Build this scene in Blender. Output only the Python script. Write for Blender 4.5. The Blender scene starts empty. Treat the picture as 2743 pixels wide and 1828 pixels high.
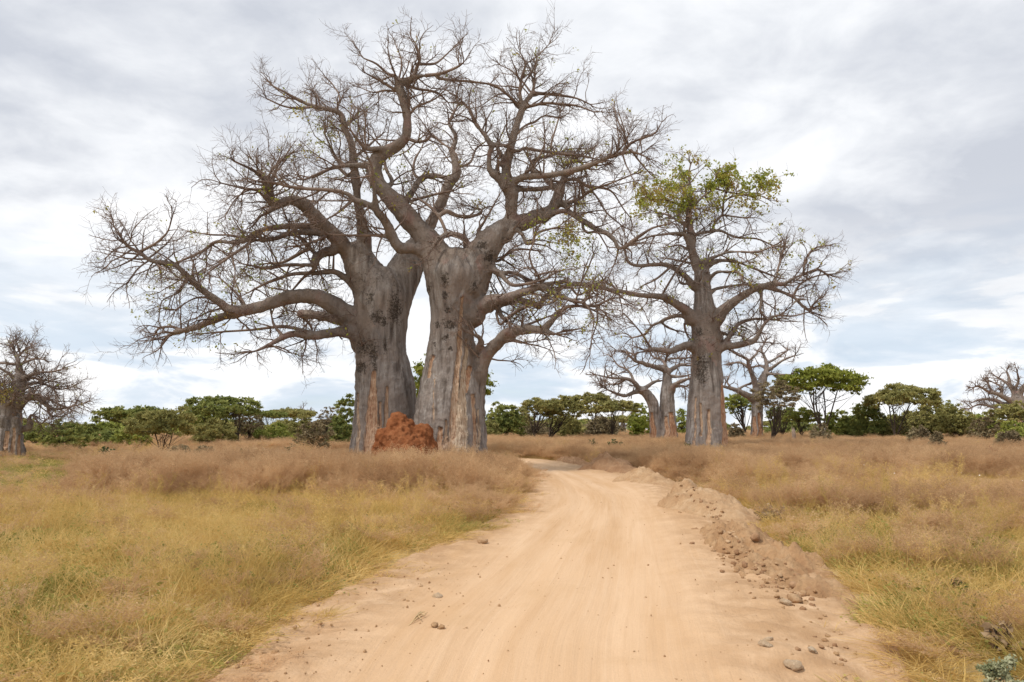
import bpy, math, random
import numpy as np
from mathutils import Vector, kdtree

# ------------------------------------------------------------------ camera, sky, sun, exposure
SC = bpy.context.scene
COL = SC.collection
CAMH, FPX, CU, CV, HOR = 2.4, 2000.0, 1371.5, 914.0, 1150.0
TH = math.atan((HOR - CV) / FPX)
CT, ST = math.cos(TH), math.sin(TH)

cam_d = bpy.data.cameras.new('camera')
cam_d.sensor_width = 36.0
cam_d.lens = FPX / 2743.0 * 36.0
cam_d.clip_start, cam_d.clip_end = 0.1, 12000
cam = bpy.data.objects.new('camera', cam_d)
cam.location = (0, 0, CAMH)
cam.rotation_euler = (math.pi / 2 + TH, 0, 0)
COL.objects.link(cam)
SC.camera = cam

SUN_DIR = Vector((-0.46, -0.27, 0.85)).normalized()       # towards the sun
sun_d = bpy.data.lights.new('sun', 'SUN')
sun_d.energy, sun_d.angle, sun_d.color = 1.5, math.radians(11), (1.0, 0.93, 0.82)
sun = bpy.data.objects.new('sun', sun_d)
sun.rotation_euler = SUN_DIR.to_track_quat('Z', 'Y').to_euler()
sun.location = (-30, -30, 60)
COL.objects.link(sun)

SC.view_settings.view_transform = 'Standard'
SC.view_settings.look = 'None'
SC.view_settings.gamma = 1.0
SC.view_settings.use_curve_mapping = False
SC.view_settings.exposure = 0.85
SKY_GAIN = 0.625


def ray(u, v):
    a = (u - CU) / FPX
    b = (CV - v) / FPX
    return np.array((a, CT - b * ST, ST + b * CT))


def P(u, v, Y):
    """point on the sight line of (u, v) at world depth Y, and metres per pixel there"""
    d = ray(u, v)
    t = Y / d[1]
    return np.array((d[0] * t, Y, CAMH + d[2] * t)), t / FPX


def G(u, v, z=0.0):
    d = ray(u, v)
    t = (z - CAMH) / d[2]
    return np.array((d[0] * t, d[1] * t, z))


# ------------------------------------------------------------------ node helpers
class NT:
    def __init__(self, tree):
        self.t = tree

    def n(self, typ, **kw):
        nd = self.t.nodes.new(typ)
        for k, v in kw.items():
            setattr(nd, k, v)
        return nd

    def link(self, a, b):
        self.t.links.new(a, b)

    def put(self, sock, v):
        if isinstance(v, bpy.types.NodeSocket):
            self.t.links.new(v, sock)
        elif v is not None:
            if hasattr(sock.default_value, '__len__') and len(sock.default_value) == 4 and len(v) == 3:
                v = (*v, 1)
            sock.default_value = v

    def math(self, op, a, b=None, c=None, clamp=False):
        nd = self.n('ShaderNodeMath', operation=op, use_clamp=clamp)
        for i, x in enumerate((a, b, c)):
            if x is not None:
                self.put(nd.inputs[i], x)
        return nd.outputs[0]

    def vmath(self, op, a, b=None, scale=None):
        nd = self.n('ShaderNodeVectorMath', operation=op)
        self.put(nd.inputs[0], a)
        if b is not None:
            self.put(nd.inputs[1], b)
        if scale is not None:
            self.put(nd.inputs['Scale'], scale)
        return nd.outputs['Value'] if op in ('LENGTH', 'DISTANCE', 'DOT_PRODUCT') else nd.outputs[0]

    def noise(self, vec, scale, detail=4, rough=0.5, dist=0.0):
        nd = self.n('ShaderNodeTexNoise')
        self.put(nd.inputs['Vector'], vec)
        nd.inputs['Scale'].default_value = scale
        nd.inputs['Detail'].default_value = detail
        nd.inputs['Roughness'].default_value = rough
        nd.inputs['Distortion'].default_value = dist
        return nd.outputs[0]

    def ramp(self, fac, stops, interp='LINEAR'):
        nd = self.n('ShaderNodeValToRGB')
        nd.color_ramp.interpolation = interp
        el = nd.color_ramp.elements
        while len(el) < len(stops):
            el.new(0.5)
        for e, (p, c) in zip(el, stops):
            e.position = p
            e.color = (*c, 1) if hasattr(c, '__len__') else (c, c, c, 1)
        self.put(nd.inputs[0], fac)
        return nd.outputs[0]

    def mix(self, fac, a, b, blend='MIX'):
        nd = self.n('ShaderNodeMix', data_type='RGBA', blend_type=blend)
        self.put(nd.inputs[0], fac)
        self.put(nd.inputs[6], a)
        self.put(nd.inputs[7], b)
        return nd.outputs[2]

    def maprange(self, v, a, b, c=0.0, d=1.0, smooth=False):
        nd = self.n('ShaderNodeMapRange')
        if smooth:
            nd.interpolation_type = 'SMOOTHSTEP'
        self.put(nd.inputs[0], v)
        for i, x in enumerate((a, b, c, d)):
            nd.inputs[i + 1].default_value = x
        return nd.outputs[0]

    def attr(self, name):
        nd = self.n('ShaderNodeAttribute', attribute_name=name)
        return nd.outputs['Fac']


def new_mat(name, rough=0.9):
    m = bpy.data.materials.new(name)
    m.use_nodes = True
    t = NT(m.node_tree)
    m.node_tree.nodes.clear()
    out = t.n('ShaderNodeOutputMaterial')
    bs = t.n('ShaderNodeBsdfPrincipled')
    bs.inputs['Roughness'].default_value = rough
    bs.inputs['Specular IOR Level'].default_value = 0.15
    t.link(bs.outputs[0], out.inputs[0])
    return m, t, bs, out


# ------------------------------------------------------------------ the sky: Nishita under a procedural cloud cover
def build_world():
    w = bpy.data.worlds.new('World')
    SC.world = w
    w.use_nodes = True
    t = NT(w.node_tree)
    w.node_tree.nodes.clear()
    out = t.n('ShaderNodeOutputWorld')
    sky = t.n('ShaderNodeTexSky', sky_type='NISHITA')
    sky.sun_disc = False
    sky.sun_elevation = math.asin(SUN_DIR.z)
    sky.sun_rotation = math.atan2(SUN_DIR.x, SUN_DIR.y)
    blue = t.vmath('SCALE', sky.outputs[0], scale=0.10)
    tc = t.n('ShaderNodeTexCoord')
    d = t.vmath('NORMALIZE', tc.outputs['Generated'])
    sep = t.n('ShaderNodeSeparateXYZ')
    t.link(d, sep.inputs[0])
    z = t.math('ADD', t.math('ABSOLUTE', sep.outputs[2]), 0.22)
    comb = t.n('ShaderNodeCombineXYZ')
    t.link(t.math('DIVIDE', sep.outputs[0], z), comb.inputs[0])
    t.link(t.math('DIVIDE', sep.outputs[1], z), comb.inputs[1])
    p = comb.outputs[0]
    big = t.noise(p, 1.0, 3, 0.5, 0.1)
    mid = t.noise(t.vmath('ADD', p, (7.3, 2.1, 0)), 2.6, 7, 0.52, 0.3)
    # gentle large formations: thin bright cloud and heavier grey cloud, at their places in the sky
    bil = t.noise(t.vmath('ADD', p, (1.3, 5.1, 0)), 6.0, 7, 0.58, 0.4)
    val = t.math('MULTIPLY_ADD', big, 0.9, t.math('MULTIPLY_ADD', mid, 1.7, t.math('MULTIPLY_ADD', bil, 0.70, -0.93)))
    for (u, v, s, amp) in [(60, 110, 0.17, -0.46), (560, 150, 0.13, -0.22), (850, 200, 0.12, -0.12), (2720, 540, 0.10, -0.36),
                           (2420, 640, 0.09, -0.20), (2250, 300, 0.16, -0.10), (2640, 170, 0.16, 0.10), (2480, 820, 0.06, -0.22),
                           (120, 400, 0.20, 0.34), (470, 620, 0.15, 0.30), (1900, 110, 0.22, 0.16), (1250, 80, 0.16, 0.05),
                           (330, 830, 0.08, -0.34), (120, 720, 0.06, -0.20), (2600, 720, 0.07, 0.16),
                           (2420, 960, 0.07, 0.24), (1500, 960, 0.08, 0.16), (120, 900, 0.05, 0.34), (420, 950, 0.05, 0.12),
                           (2050, 520, 0.06, 0.14), (1300, 600, 0.2, 0.18)]:
        c = ray(u, v)
        c = c / np.linalg.norm(c)
        ds = t.vmath('DISTANCE', d, tuple(c))
        g = t.math('EXPONENT', t.math('MULTIPLY', t.math('MULTIPLY', ds, ds), -1.0 / (s * s)))
        val = t.math('MULTIPLY_ADD', g, amp, val)
    col = t.ramp(t.maprange(val, 0.35, 1.25),
                 [(0.0, (0.56, 0.59, 0.655)), (0.28, (0.685, 0.71, 0.76)), (0.52, (0.82, 0.84, 0.875)), (0.72, (0.91, 0.92, 0.945)), (1.0, (1.0, 1.0, 1.005))])
    # low in the sky the cloud comes in flat banks with pale blue between them
    lowmask = t.maprange(sep.outputs[2], 0.05, 0.30, 1.0, 0.0, True)
    st = t.n('ShaderNodeCombineXYZ')
    t.link(t.math('MULTIPLY', sep.outputs[0], 5.5), st.inputs[0])
    t.link(t.math('MULTIPLY', sep.outputs[1], 5.5), st.inputs[1])
    t.link(t.math('MULTIPLY', sep.outputs[2], 19.0), st.inputs[2])
    bank = t.noise(st.outputs[0], 1.0, 8, 0.56, 0.35)
    bcol = t.ramp(bank, [(0.38, (0.56, 0.67, 0.79)), (0.47, (0.70, 0.775, 0.86)), (0.515, (0.90, 0.925, 0.95)), (0.60, (1.0, 1.0, 1.0))])
    col = t.mix(t.math('MULTIPLY', lowmask, 0.85), col, bcol)
    cover = t.maprange(t.math('MULTIPLY_ADD', bank, 1.0, t.math('MULTIPLY', sep.outputs[2], 1.6)), 0.36, 0.50, 0.72, 1.0)
    col = t.vmath('SCALE', col, scale=SKY_GAIN)
    fin = t.mix(cover, blue, col)
    bg = t.n('ShaderNodeBackground')
    t.link(fin, bg.inputs[0])
    t.link(bg.outputs[0], out.inputs[0])


build_world()


# ------------------------------------------------------------------ numpy noise and mesh helpers
def _hash(ix, iy, iz, seed):
    h = (ix.astype(np.int64) * 374761393 + iy.astype(np.int64) * 668265263 + iz.astype(np.int64) * 2147483647 + seed * 1274126177) & 0xFFFFFFFF
    h = ((h ^ (h >> 13)) * 1274126177) & 0xFFFFFFFF
    h = (h ^ (h >> 16)) & 0xFFFFFFFF
    return h / 4294967295.0


def vnoise(p, seed=0):
    p = np.asarray(p, float)
    i = np.floor(p)
    f = p - i
    u = f * f * (3 - 2 * f)
    i = i.astype(np.int64)
    r = 0
    for dx in (0, 1):
        wx = u[:, 0] if dx else 1 - u[:, 0]
        for dy in (0, 1):
            wy = u[:, 1] if dy else 1 - u[:, 1]
            for dz in (0, 1):
                wz = u[:, 2] if dz else 1 - u[:, 2]
                r = r + wx * wy * wz * _hash(i[:, 0] + dx, i[:, 1] + dy, i[:, 2] + dz, seed)
    return r * 2 - 1


def fbm(p, oct=4, seed=0, gain=0.5):
    p = np.asarray(p, float)
    r, a = 0, 1.0
    for k in range(oct):
        r = r + a * vnoise(p * (2.03 ** k) + 17.1 * k, seed + k)
        a *= gain
    return r


def n2(x, y, s, oct=3, seed=0):
    x = np.atleast_1d(np.asarray(x, float))
    y = np.atleast_1d(np.asarray(y, float))
    return fbm(np.stack([x.ravel() * s, y.ravel() * s, np.full(x.size, 0.37)], 1), oct, seed).reshape(x.shape)


def sstep(a, b, x):
    t = np.clip((x - a) / (b - a), 0, 1)
    return t * t * (3 - 2 * t)


def make_mesh(name, V, F, mat=None, smooth=True, attrs=None):
    """F: array (M,3|4) or list of such arrays"""
    if not isinstance(F, list):
        F = [F]
    me = bpy.data.meshes.new(name)
    V = np.asarray(V, np.float32)
    me.vertices.add(len(V))
    me.vertices.foreach_set('co', V.ravel())
    loops = np.concatenate([f.ravel() for f in F]).astype(np.int32)
    tot = np.concatenate([np.full(len(f), f.shape[1]) for f in F]).astype(np.int32)
    start = np.concatenate([[0], np.cumsum(tot)[:-1]]).astype(np.int32)
    me.loops.add(len(loops))
    me.loops.foreach_set('vertex_index', loops)
    me.polygons.add(len(tot))
    me.polygons.foreach_set('loop_start', start)
    me.polygons.foreach_set('loop_total', tot)
    me.polygons.foreach_set('use_smooth', np.full(len(tot), smooth))
    me.update(calc_edges=True)
    for k, a in (attrs or {}).items():
        at = me.attributes.new(k, 'FLOAT', 'POINT')
        at.data.foreach_set('value', np.asarray(a, np.float32))
    if mat:
        me.materials.append(mat)
    return me


def link(name, me, parent=None, kind=None, loc=None):
    o = bpy.data.objects.new(name, me)
    COL.objects.link(o)
    if parent:
        o.parent = parent
    if kind:
        o['kind'] = kind
    if loc is not None:
        o.location = loc
    return o


def tag(o, label, cat, group=None, kind=None):
    o['label'] = label
    o['category'] = cat
    if group:
        o['group'] = group
    if kind:
        o['kind'] = kind
    return o


def thing(name, loc, label, cat, group=None):
    o = bpy.data.objects.new(name, None)
    o.empty_display_size = 0.3
    COL.objects.link(o)
    o.location = loc
    return tag(o, label, cat, group)


def norm(a):
    return a / np.maximum(np.linalg.norm(a, axis=-1, keepdims=True), 1e-9)


def tubes(Pn, R, S=3):
    """Pn (N,K,3), R (N,K): open tubes, vectorised"""
    N, K, _ = Pn.shape
    T = norm(np.gradient(Pn, axis=1))
    ref = np.where(np.abs(T[:, :1, 2:3]) > 0.8, np.array([1.0, 0, 0]), np.array([0, 0, 1.0]))
    ref = np.broadcast_to(ref, Pn.shape)
    A = norm(np.cross(T, ref))
    B = np.cross(T, A)
    ang = np.arange(S) * 2 * math.pi / S
    V = Pn[:, :, None] + R[:, :, None, None] * (np.cos(ang)[:, None] * A[:, :, None] + np.sin(ang)[:, None] * B[:, :, None])
    idx = np.arange(N * K * S).reshape(N, K, S)
    a = idx[:, :-1]
    b = idx[:, 1:]
    F = np.stack([a, np.roll(a, -1, 2), np.roll(b, -1, 2), b], -1).reshape(-1, 4)
    return V.reshape(-1, 3), F


class Acc:
    def __init__(self):
        self.V, self.F, self.n = [], {3: [], 4: []}, 0
        self.A = []

    def add(self, V, F, a=None):
        if len(V) == 0:
            return
        self.V.append(V)
        self.F[F.shape[1]].append(F + self.n)
        self.n += len(V)
        self.A.append(np.zeros(len(V)) if a is None else np.broadcast_to(a, (len(V),)))

    def mesh(self, name, mat, smooth=True, attr=None):
        F = [np.concatenate(f) for f in self.F.values() if f]
        at = {attr: np.concatenate(self.A)} if attr else None
        return make_mesh(name, np.concatenate(self.V), F, mat, smooth, at)


# ------------------------------------------------------------------ the road outline and the lie of the land
LEFT_PX = [(-60, 2600), (250, 2050), (530, 1828), (690, 1700), (850, 1612), (985, 1548), (1075, 1500), (1210, 1440), (1330, 1388), (1392, 1340), (1414, 1300), (1402, 1262)]
RIGHT_PX = [(3300, 2600), (2760, 2050), (2480, 1828), (2370, 1710), (2270, 1610), (2150, 1520), (2010, 1410), (1905, 1345), (1795, 1293), (1690, 1266), (1600, 1252), (1520, 1240)]
LW = [G(u, v)[:2] for u, v in LEFT_PX] + [np.array(q, float) for q in [(-1.6, 51), (-8, 57.5), (-20, 62), (-40, 66), (-80, 70)]]
RW = [G(u, v)[:2] for u, v in RIGHT_PX] + [np.array(q, float) for q in [(2.0, 58.5), (-6, 63.5), (-20, 68), (-40, 72), (-80, 77)]]


def catmull(pts, n):
    pts = np.asarray(pts, float)
    q = np.vstack([2 * pts[0] - pts[1], pts, 2 * pts[-1] - pts[-2]])
    out = []
    for i in range(len(pts) - 1):
        p0, p1, p2, p3 = q[i:i + 4]
        t = np.linspace(0, 1, n, endpoint=False)[:, None]
        out.append(0.5 * ((2 * p1) + (-p0 + p2) * t + (2 * p0 - 5 * p1 + 4 * p2 - p3) * t ** 2 + (-p0 + 3 * p1 - 3 * p2 + p3) * t ** 3))
    out.append(pts[-1:])
    return np.vstack(out)


LC = catmull(LW, 14)
RC = catmull(RW, 14)
POLY = np.vstack([LC, RC[::-1]])


def road_sd(x, y):
    """signed distance to the dirt outline, negative inside"""
    shp = np.shape(x)
    p = np.stack([np.ravel(x), np.ravel(y)], 1).astype(float)
    a = POLY
    b = np.roll(POLY, -1, 0)
    best = np.full(len(p), 1e9)
    inside = np.zeros(len(p), bool)
    for i in range(len(a)):
        e = b[i] - a[i]
        w = p - a[i]
        tt = np.clip((w @ e) / max(e @ e, 1e-9), 0, 1)
        dd = w - tt[:, None] * e
        best = np.minimum(best, (dd ** 2).sum(1))
        c = ((a[i, 1] > p[:, 1]) != (b[i, 1] > p[:, 1]))
        if c.any():
            xi = a[i, 0] + (p[:, 1] - a[i, 1]) / (e[1] if abs(e[1]) > 1e-9 else 1e-9) * e[0]
            inside ^= c & (p[:, 0] < xi)
    s = np.sqrt(best)
    return np.where(inside, -s, s).reshape(shp)


def H(x, y, sd=None):
    x = np.asarray(x, float)
    y = np.asarray(y, float)
    if sd is None:
        sd = road_sd(x, y)
    z = 0.62 * sstep(40, 130, y) + 0.4 * sstep(130, 600, y)
    off = sstep(0.0, 3.0, sd)
    z = z + off * (0.10 * n2(x, y, 0.12, 3, 5) + 0.04 * n2(x, y, 0.7, 2, 9) + 0.10)
    z = z + 0.05 * off * np.exp(-(((x + 6) / 9) ** 2 + ((y - 40) / 10) ** 2))
    z = z + 0.35 * np.exp(-(((x + 34) / 9) ** 2 + ((y - 52) / 14) ** 2))
    return z


def Hs(x, y):
    return float(H(np.array([x]), np.array([y]))[0])


# ------------------------------------------------------------------ materials
def mat_soil():
    m, t, b, o = new_mat('soil', 0.95)
    g = t.n('ShaderNodeNewGeometry').outputs['Position']
    a = t.noise(g, 0.25, 5, 0.55)
    f = t.noise(g, 9.0, 5, 0.65)
    c = t.ramp(a, [(0.3, (0.36, 0.255, 0.115)), (0.5, (0.48, 0.345, 0.16)), (0.7, (0.54, 0.38, 0.19))])
    c = t.mix(0.55, c, t.ramp(f, [(0.3, (0.20, 0.14, 0.07)), (0.7, (0.58, 0.43, 0.21))]))
    t.put(b.inputs['Base Color'], c)
    bp = t.n('ShaderNodeBump')
    bp.inputs['Strength'].default_value = 0.6
    bp.inputs['Distance'].default_value = 0.05
    t.link(f, bp.inputs['Height'])
    t.link(bp.outputs[0], b.inputs['Normal'])
    return m


def mat_road():
    m, t, b, o = new_mat('road_dust', 0.95)
    g = t.n('ShaderNodeNewGeometry').outputs['Position']
    uv = t.n('ShaderNodeUVMap').outputs[0]
    mp = t.n('ShaderNodeMapping')
    t.link(uv, mp.inputs[0])
    mp.inputs['Scale'].default_value = (9.0, 0.10, 1)
    streak = t.noise(mp.outputs[0], 1.0, 6, 0.6, 0.3)
    mp2 = t.n('ShaderNodeMapping')
    t.link(uv, mp2.inputs[0])
    mp2.inputs['Scale'].default_value = (30.0, 0.22, 1)
    fine = t.noise(mp2.outputs[0], 1.0, 4, 0.6)
    blot = t.noise(g, 0.7, 6, 0.6, 0.5)
    grain = t.noise(g, 38.0, 4, 0.7)
    c = t.ramp(streak, [(0.32, (0.545, 0.345, 0.19)), (0.5, (0.61, 0.41, 0.25)), (0.68, (0.66, 0.46, 0.295))])
    c = t.mix(t.maprange(fine, 0.53, 0.68, 0, 0.28), c, (0.48, 0.29, 0.15))
    mp3 = t.n('ShaderNodeMapping')
    t.link(uv, mp3.inputs[0])
    mp3.inputs['Scale'].default_value = (85.0, 0.16, 1)
    tread = t.noise(mp3.outputs[0], 1.0, 3, 0.6, 0.5)
    c = t.mix(t.maprange(tread, 0.56, 0.68, 0, 0.16), c, (0.74, 0.55, 0.38))
    c = t.mix(t.maprange(blot, 0.55, 0.75, 0, 0.45), c, (0.50, 0.32, 0.17))
    edge = t.attr('edge')          # 1 at the rough verge, 0 on the driven surface
    en = t.noise(g, 1.6, 6, 0.65)
    em = t.math('MULTIPLY', edge, t.maprange(en, 0.35, 0.6), clamp=True)
    c = t.mix(em, c, (0.43, 0.265, 0.145))
    c = t.mix(t.maprange(grain, 0.3, 0.75, 0.0, 0.22), c, (0.36, 0.24, 0.14))
    t.put(b.inputs['Base Color'], c)
    hsum = t.math('ADD', t.math('MULTIPLY', grain, 0.25), t.math('MULTIPLY_ADD', t.noise(g, 7, 6, 0.65), t.math('MULTIPLY_ADD', edge, 1.6, 0.25), t.math('MULTIPLY_ADD', tread, 0.5, t.math('MULTIPLY_ADD', fine, 0.5, t.math('MULTIPLY', streak, 0.5)))))
    bp = t.n('ShaderNodeBump')
    bp.inputs['Strength'].default_value = 0.55
    bp.inputs['Distance'].default_value = 0.06
    t.link(hsum, bp.inputs['Height'])
    t.link(bp.outputs[0], b.inputs['Normal'])
    return m


def mat_earth(name, c0, c1, c2, scale=2.0):
    m, t, b, o = new_mat(name, 0.95)
    g = t.n('ShaderNodeNewGeometry').outputs['Position']
    a = t.noise(g, scale, 6, 0.62, 0.3)
    f = t.noise(g, scale * 7, 5, 0.7)
    c = t.ramp(a, [(0.32, c0), (0.5, c1), (0.68, c2)])
    c = t.mix(t.maprange(f, 0.3, 0.7, 0.4, 0.0), c, tuple(x * 0.55 for x in c0))
    t.put(b.inputs['Base Color'], c)
    bp = t.n('ShaderNodeBump')
    bp.inputs['Strength'].default_value = 0.8
    bp.inputs['Distance'].default_value = 0.06
    t.link(t.math('ADD', f, a), bp.inputs['Height'])
    t.link(bp.outputs[0], b.inputs['Normal'])
    return m


def mat_bark(name, limb=False):
    m, t, b, o = new_mat(name, 0.85)
    g = t.n('ShaderNodeNewGeometry').outputs['Position']
    mp = t.n('ShaderNodeMapping')
    t.link(g, mp.inputs[0])
    mp.inputs['Scale'].default_value = (3.2, 3.2, 0.30)
    st = t.noise(mp.outputs[0], 1.0, 7, 0.62, 0.2)
    mp2 = t.n('ShaderNodeMapping')
    t.link(g, mp2.inputs[0])
    mp2.inputs['Scale'].default_value = (12, 12, 1.2)
    st2 = t.noise(mp2.outputs[0], 1.0, 5, 0.65)
    bl = t.noise(g, 0.55, 5, 0.6)
    sp = t.noise(g, 6.5, 5, 0.75)
    c = t.ramp(st, [(0.36, (0.14, 0.116, 0.10)), (0.5, (0.295, 0.258, 0.234)), (0.64, (0.44, 0.40, 0.37))])
    c = t.mix(t.maprange(bl, 0.42, 0.62, 0.0, 0.75), c, (0.31, 0.25, 0.213))
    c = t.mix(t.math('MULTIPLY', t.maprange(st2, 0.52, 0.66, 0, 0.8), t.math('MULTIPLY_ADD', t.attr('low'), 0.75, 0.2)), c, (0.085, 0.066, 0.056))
    if limb:
        c = t.mix(0.75, c, t.ramp(t.noise(g, 0.9, 4), [(0.35, (0.22, 0.175, 0.145)), (0.55, (0.30, 0.24, 0.20)), (0.68, (0.34, 0.22, 0.19))]))
    c = t.mix(t.maprange(sp, 0.58, 0.70, 0, 0.55), c, (0.085, 0.066, 0.052))
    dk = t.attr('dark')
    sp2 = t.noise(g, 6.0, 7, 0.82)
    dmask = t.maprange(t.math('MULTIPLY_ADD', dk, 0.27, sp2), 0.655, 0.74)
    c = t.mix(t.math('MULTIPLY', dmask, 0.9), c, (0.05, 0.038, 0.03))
    pale = t.maprange(t.math('MULTIPLY_ADD', dk, 0.10, t.noise(g, 11, 4, 0.7)), 0.64, 0.72, 0, 0.5)
    c = t.mix(pale, c, (0.36, 0.31, 0.25))
    sc = t.attr('scar')
    mask = t.maprange(t.math('ADD', sc, t.math('MULTIPLY_ADD', st2, 1.7, -0.85)), 0.34, 0.56)
    wood = t.ramp(st2, [(0.36, (0.26, 0.10, 0.045)), (0.48, (0.45, 0.235, 0.13)), (0.62, (0.62, 0.42, 0.28))])
    wood = t.mix(t.attr('cream'), wood, t.ramp(st2, [(0.36, (0.33, 0.21, 0.14)), (0.5, (0.58, 0.44, 0.31)), (0.64, (0.72, 0.60, 0.46))]))
    c = t.mix(t.math('MULTIPLY', mask, 0.92), c, wood)
    t.put(b.inputs['Base Color'], c)
    bp = t.n('ShaderNodeBump')
    bp.inputs['Strength'].default_value = 0.9
    bp.inputs['Distance'].default_value = 0.13
    t.link(t.math('ADD', t.math('ADD', st2, t.math('MULTIPLY', sp, 0.7)), t.math('MULTIPLY', mask, -0.5)), bp.inputs['Height'])
    t.link(bp.outputs[0], b.inputs['Normal'])
    return m


def mat_twig(name, c0, c1):
    m, t, b, o = new_mat(name, 0.85)
    g = t.n('ShaderNodeNewGeometry').outputs['Position']
    t.put(b.inputs['Base Color'], t.ramp(t.noise(g, 1.7, 3), [(0.35, c0), (0.65, c1)]))
    return m


def mat_leaf(name, cols, scale=0.8, transl=0.3, hattr=False, base=None, fine=14.0):
    """foliage / grass: colour varies by patch, by piece and (grass) from base to tip"""
    m, t, b, o = new_mat(name, 0.75)
    g = t.n('ShaderNodeNewGeometry').outputs['Position']
    a = t.noise(g, scale, 4, 0.6)
    f = t.noise(g, fine, 2, 0.6)
    v = t.math('MULTIPLY_ADD', f, 0.45, t.math('MULTIPLY', a, 0.68))
    n = len(cols)
    c = t.ramp(v, [(0.42 + 0.26 * i / max(n - 1, 1), cc) for i, cc in enumerate(cols)])
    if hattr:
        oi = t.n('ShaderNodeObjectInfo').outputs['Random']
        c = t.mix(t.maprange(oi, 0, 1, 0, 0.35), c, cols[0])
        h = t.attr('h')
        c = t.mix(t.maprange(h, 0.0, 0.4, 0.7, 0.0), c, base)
    t.put(b.inputs['Base Color'], c)
    tr = t.n('ShaderNodeBsdfTranslucent')
    t.put(tr.inputs[0], c)
    mx = t.n('ShaderNodeMixShader')
    mx.inputs[0].default_value = transl
    t.link(b.outputs[0], mx.inputs[1])
    t.link(tr.outputs[0], mx.inputs[2])
    t.link(mx.outputs[0], o.inputs[0])
    return m


def mat_plain(name, col, rough=0.8):
    m, t, b, o = new_mat(name, rough)
    g = t.n('ShaderNodeNewGeometry').outputs['Position']
    t.put(b.inputs['Base Color'], t.ramp(t.noise(g, 9, 4), [(0.3, tuple(x * 0.75 for x in col)), (0.7, tuple(min(1, x * 1.15) for x in col))]))
    return m


M_SOIL = mat_soil()
M_ROAD = mat_road()
M_BARK = mat_bark('baobab_bark')
M_LIMB = mat_bark('baobab_limb_bark', True)
M_TWIG = mat_twig('baobab_twig', (0.15, 0.105, 0.087), (0.28, 0.21, 0.17))
M_TWIG2 = mat_twig('pale_twig', (0.16, 0.115, 0.09), (0.25, 0.19, 0.155))
M_ACB = mat_twig('acacia_bark', (0.055, 0.042, 0.033), (0.11, 0.085, 0.065))
M_BLEAF = mat_leaf('baobab_leaf', [(0.20, 0.25, 0.045), (0.33, 0.375, 0.07), (0.44, 0.43, 0.09), (0.46, 0.29, 0.09)], 0.5, 0.45, fine=5)
M_GREEN = mat_leaf('acacia_green', [(0.18, 0.217, 0.054), (0.298, 0.33, 0.079), (0.431, 0.434, 0.116)], 0.5, 0.3, fine=3)
M_DARK = mat_leaf('acacia_dark', [(0.147, 0.18, 0.059), (0.235, 0.265, 0.077), (0.354, 0.349, 0.108)], 0.5, 0.3, fine=3)
M_OLIVE = mat_leaf('acacia_olive', [(0.2, 0.197, 0.072), (0.306, 0.291, 0.103), (0.414, 0.363, 0.135)], 0.5, 0.3, fine=3)
M_BRUSH = mat_leaf('dry_brush', [(0.17, 0.135, 0.08), (0.26, 0.205, 0.12), (0.31, 0.26, 0.15)], 0.5, 0.2, fine=3)
M_BRIGHT = mat_leaf('acacia_bright', [(0.147, 0.178, 0.031), (0.246, 0.277, 0.048), (0.356, 0.364, 0.08)], 0.5, 0.35, fine=3)
M_SHRUB = mat_leaf('shrub_leaf', [(0.03, 0.06, 0.022), (0.055, 0.095, 0.03), (0.09, 0.13, 0.05)], 2, 0.25, fine=8)
M_SAGE = mat_leaf('sage_leaf', [(0.26, 0.28, 0.15), (0.36, 0.37, 0.22), (0.46, 0.46, 0.30)], 2, 0.25, fine=8)
M_DEADLEAF = mat_leaf('dead_leaf', [(0.26, 0.17, 0.10), (0.40, 0.28, 0.17), (0.50, 0.38, 0.24)], 2, 0.25, fine=8)
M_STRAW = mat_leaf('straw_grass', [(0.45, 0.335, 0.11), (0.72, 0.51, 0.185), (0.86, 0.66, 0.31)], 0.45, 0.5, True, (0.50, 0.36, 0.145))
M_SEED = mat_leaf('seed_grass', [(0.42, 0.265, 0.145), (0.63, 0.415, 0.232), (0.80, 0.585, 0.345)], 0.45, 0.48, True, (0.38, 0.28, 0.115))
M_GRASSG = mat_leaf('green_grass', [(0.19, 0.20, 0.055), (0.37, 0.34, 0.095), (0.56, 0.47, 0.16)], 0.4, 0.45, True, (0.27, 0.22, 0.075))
M_MOUND = mat_earth('termite_earth', (0.18, 0.062, 0.024), (0.285, 0.102, 0.040), (0.37, 0.155, 0.068), 2.2)
M_PILE = mat_earth('spoil_earth', (0.40, 0.24, 0.13), (0.50, 0.325, 0.185), (0.60, 0.42, 0.26), 1.8)
M_PILED = mat_earth('brown_spoil_earth', (0.31, 0.175, 0.095), (0.40, 0.235, 0.13), (0.48, 0.30, 0.175), 1.8)
M_PILEM = mat_earth('clod_earth', (0.38, 0.215, 0.110), (0.48, 0.295, 0.158), (0.58, 0.385, 0.222), 2.4)
M_STONE = mat_earth('stone', (0.52, 0.36, 0.22), (0.62, 0.46, 0.31), (0.70, 0.56, 0.41), 6)
M_WHITE = mat_plain('white_petal', (0.82, 0.80, 0.78))
M_DEADWOOD = mat_twig('dead_wood', (0.20, 0.155, 0.125), (0.33, 0.26, 0.21))


# ------------------------------------------------------------------ ground and road
def axis(lo, hi, fine_lo, fine_hi, step, grow):
    a = list(np.arange(fine_lo, fine_hi + 1e-6, step))
    s, x = step, fine_hi
    while x < hi:
        s *= grow
        x += s
        a.append(x)
    s, x = step, fine_lo
    while x > lo:
        s *= grow
        x -= s
        a.insert(0, x)
    return np.array(a)


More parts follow.
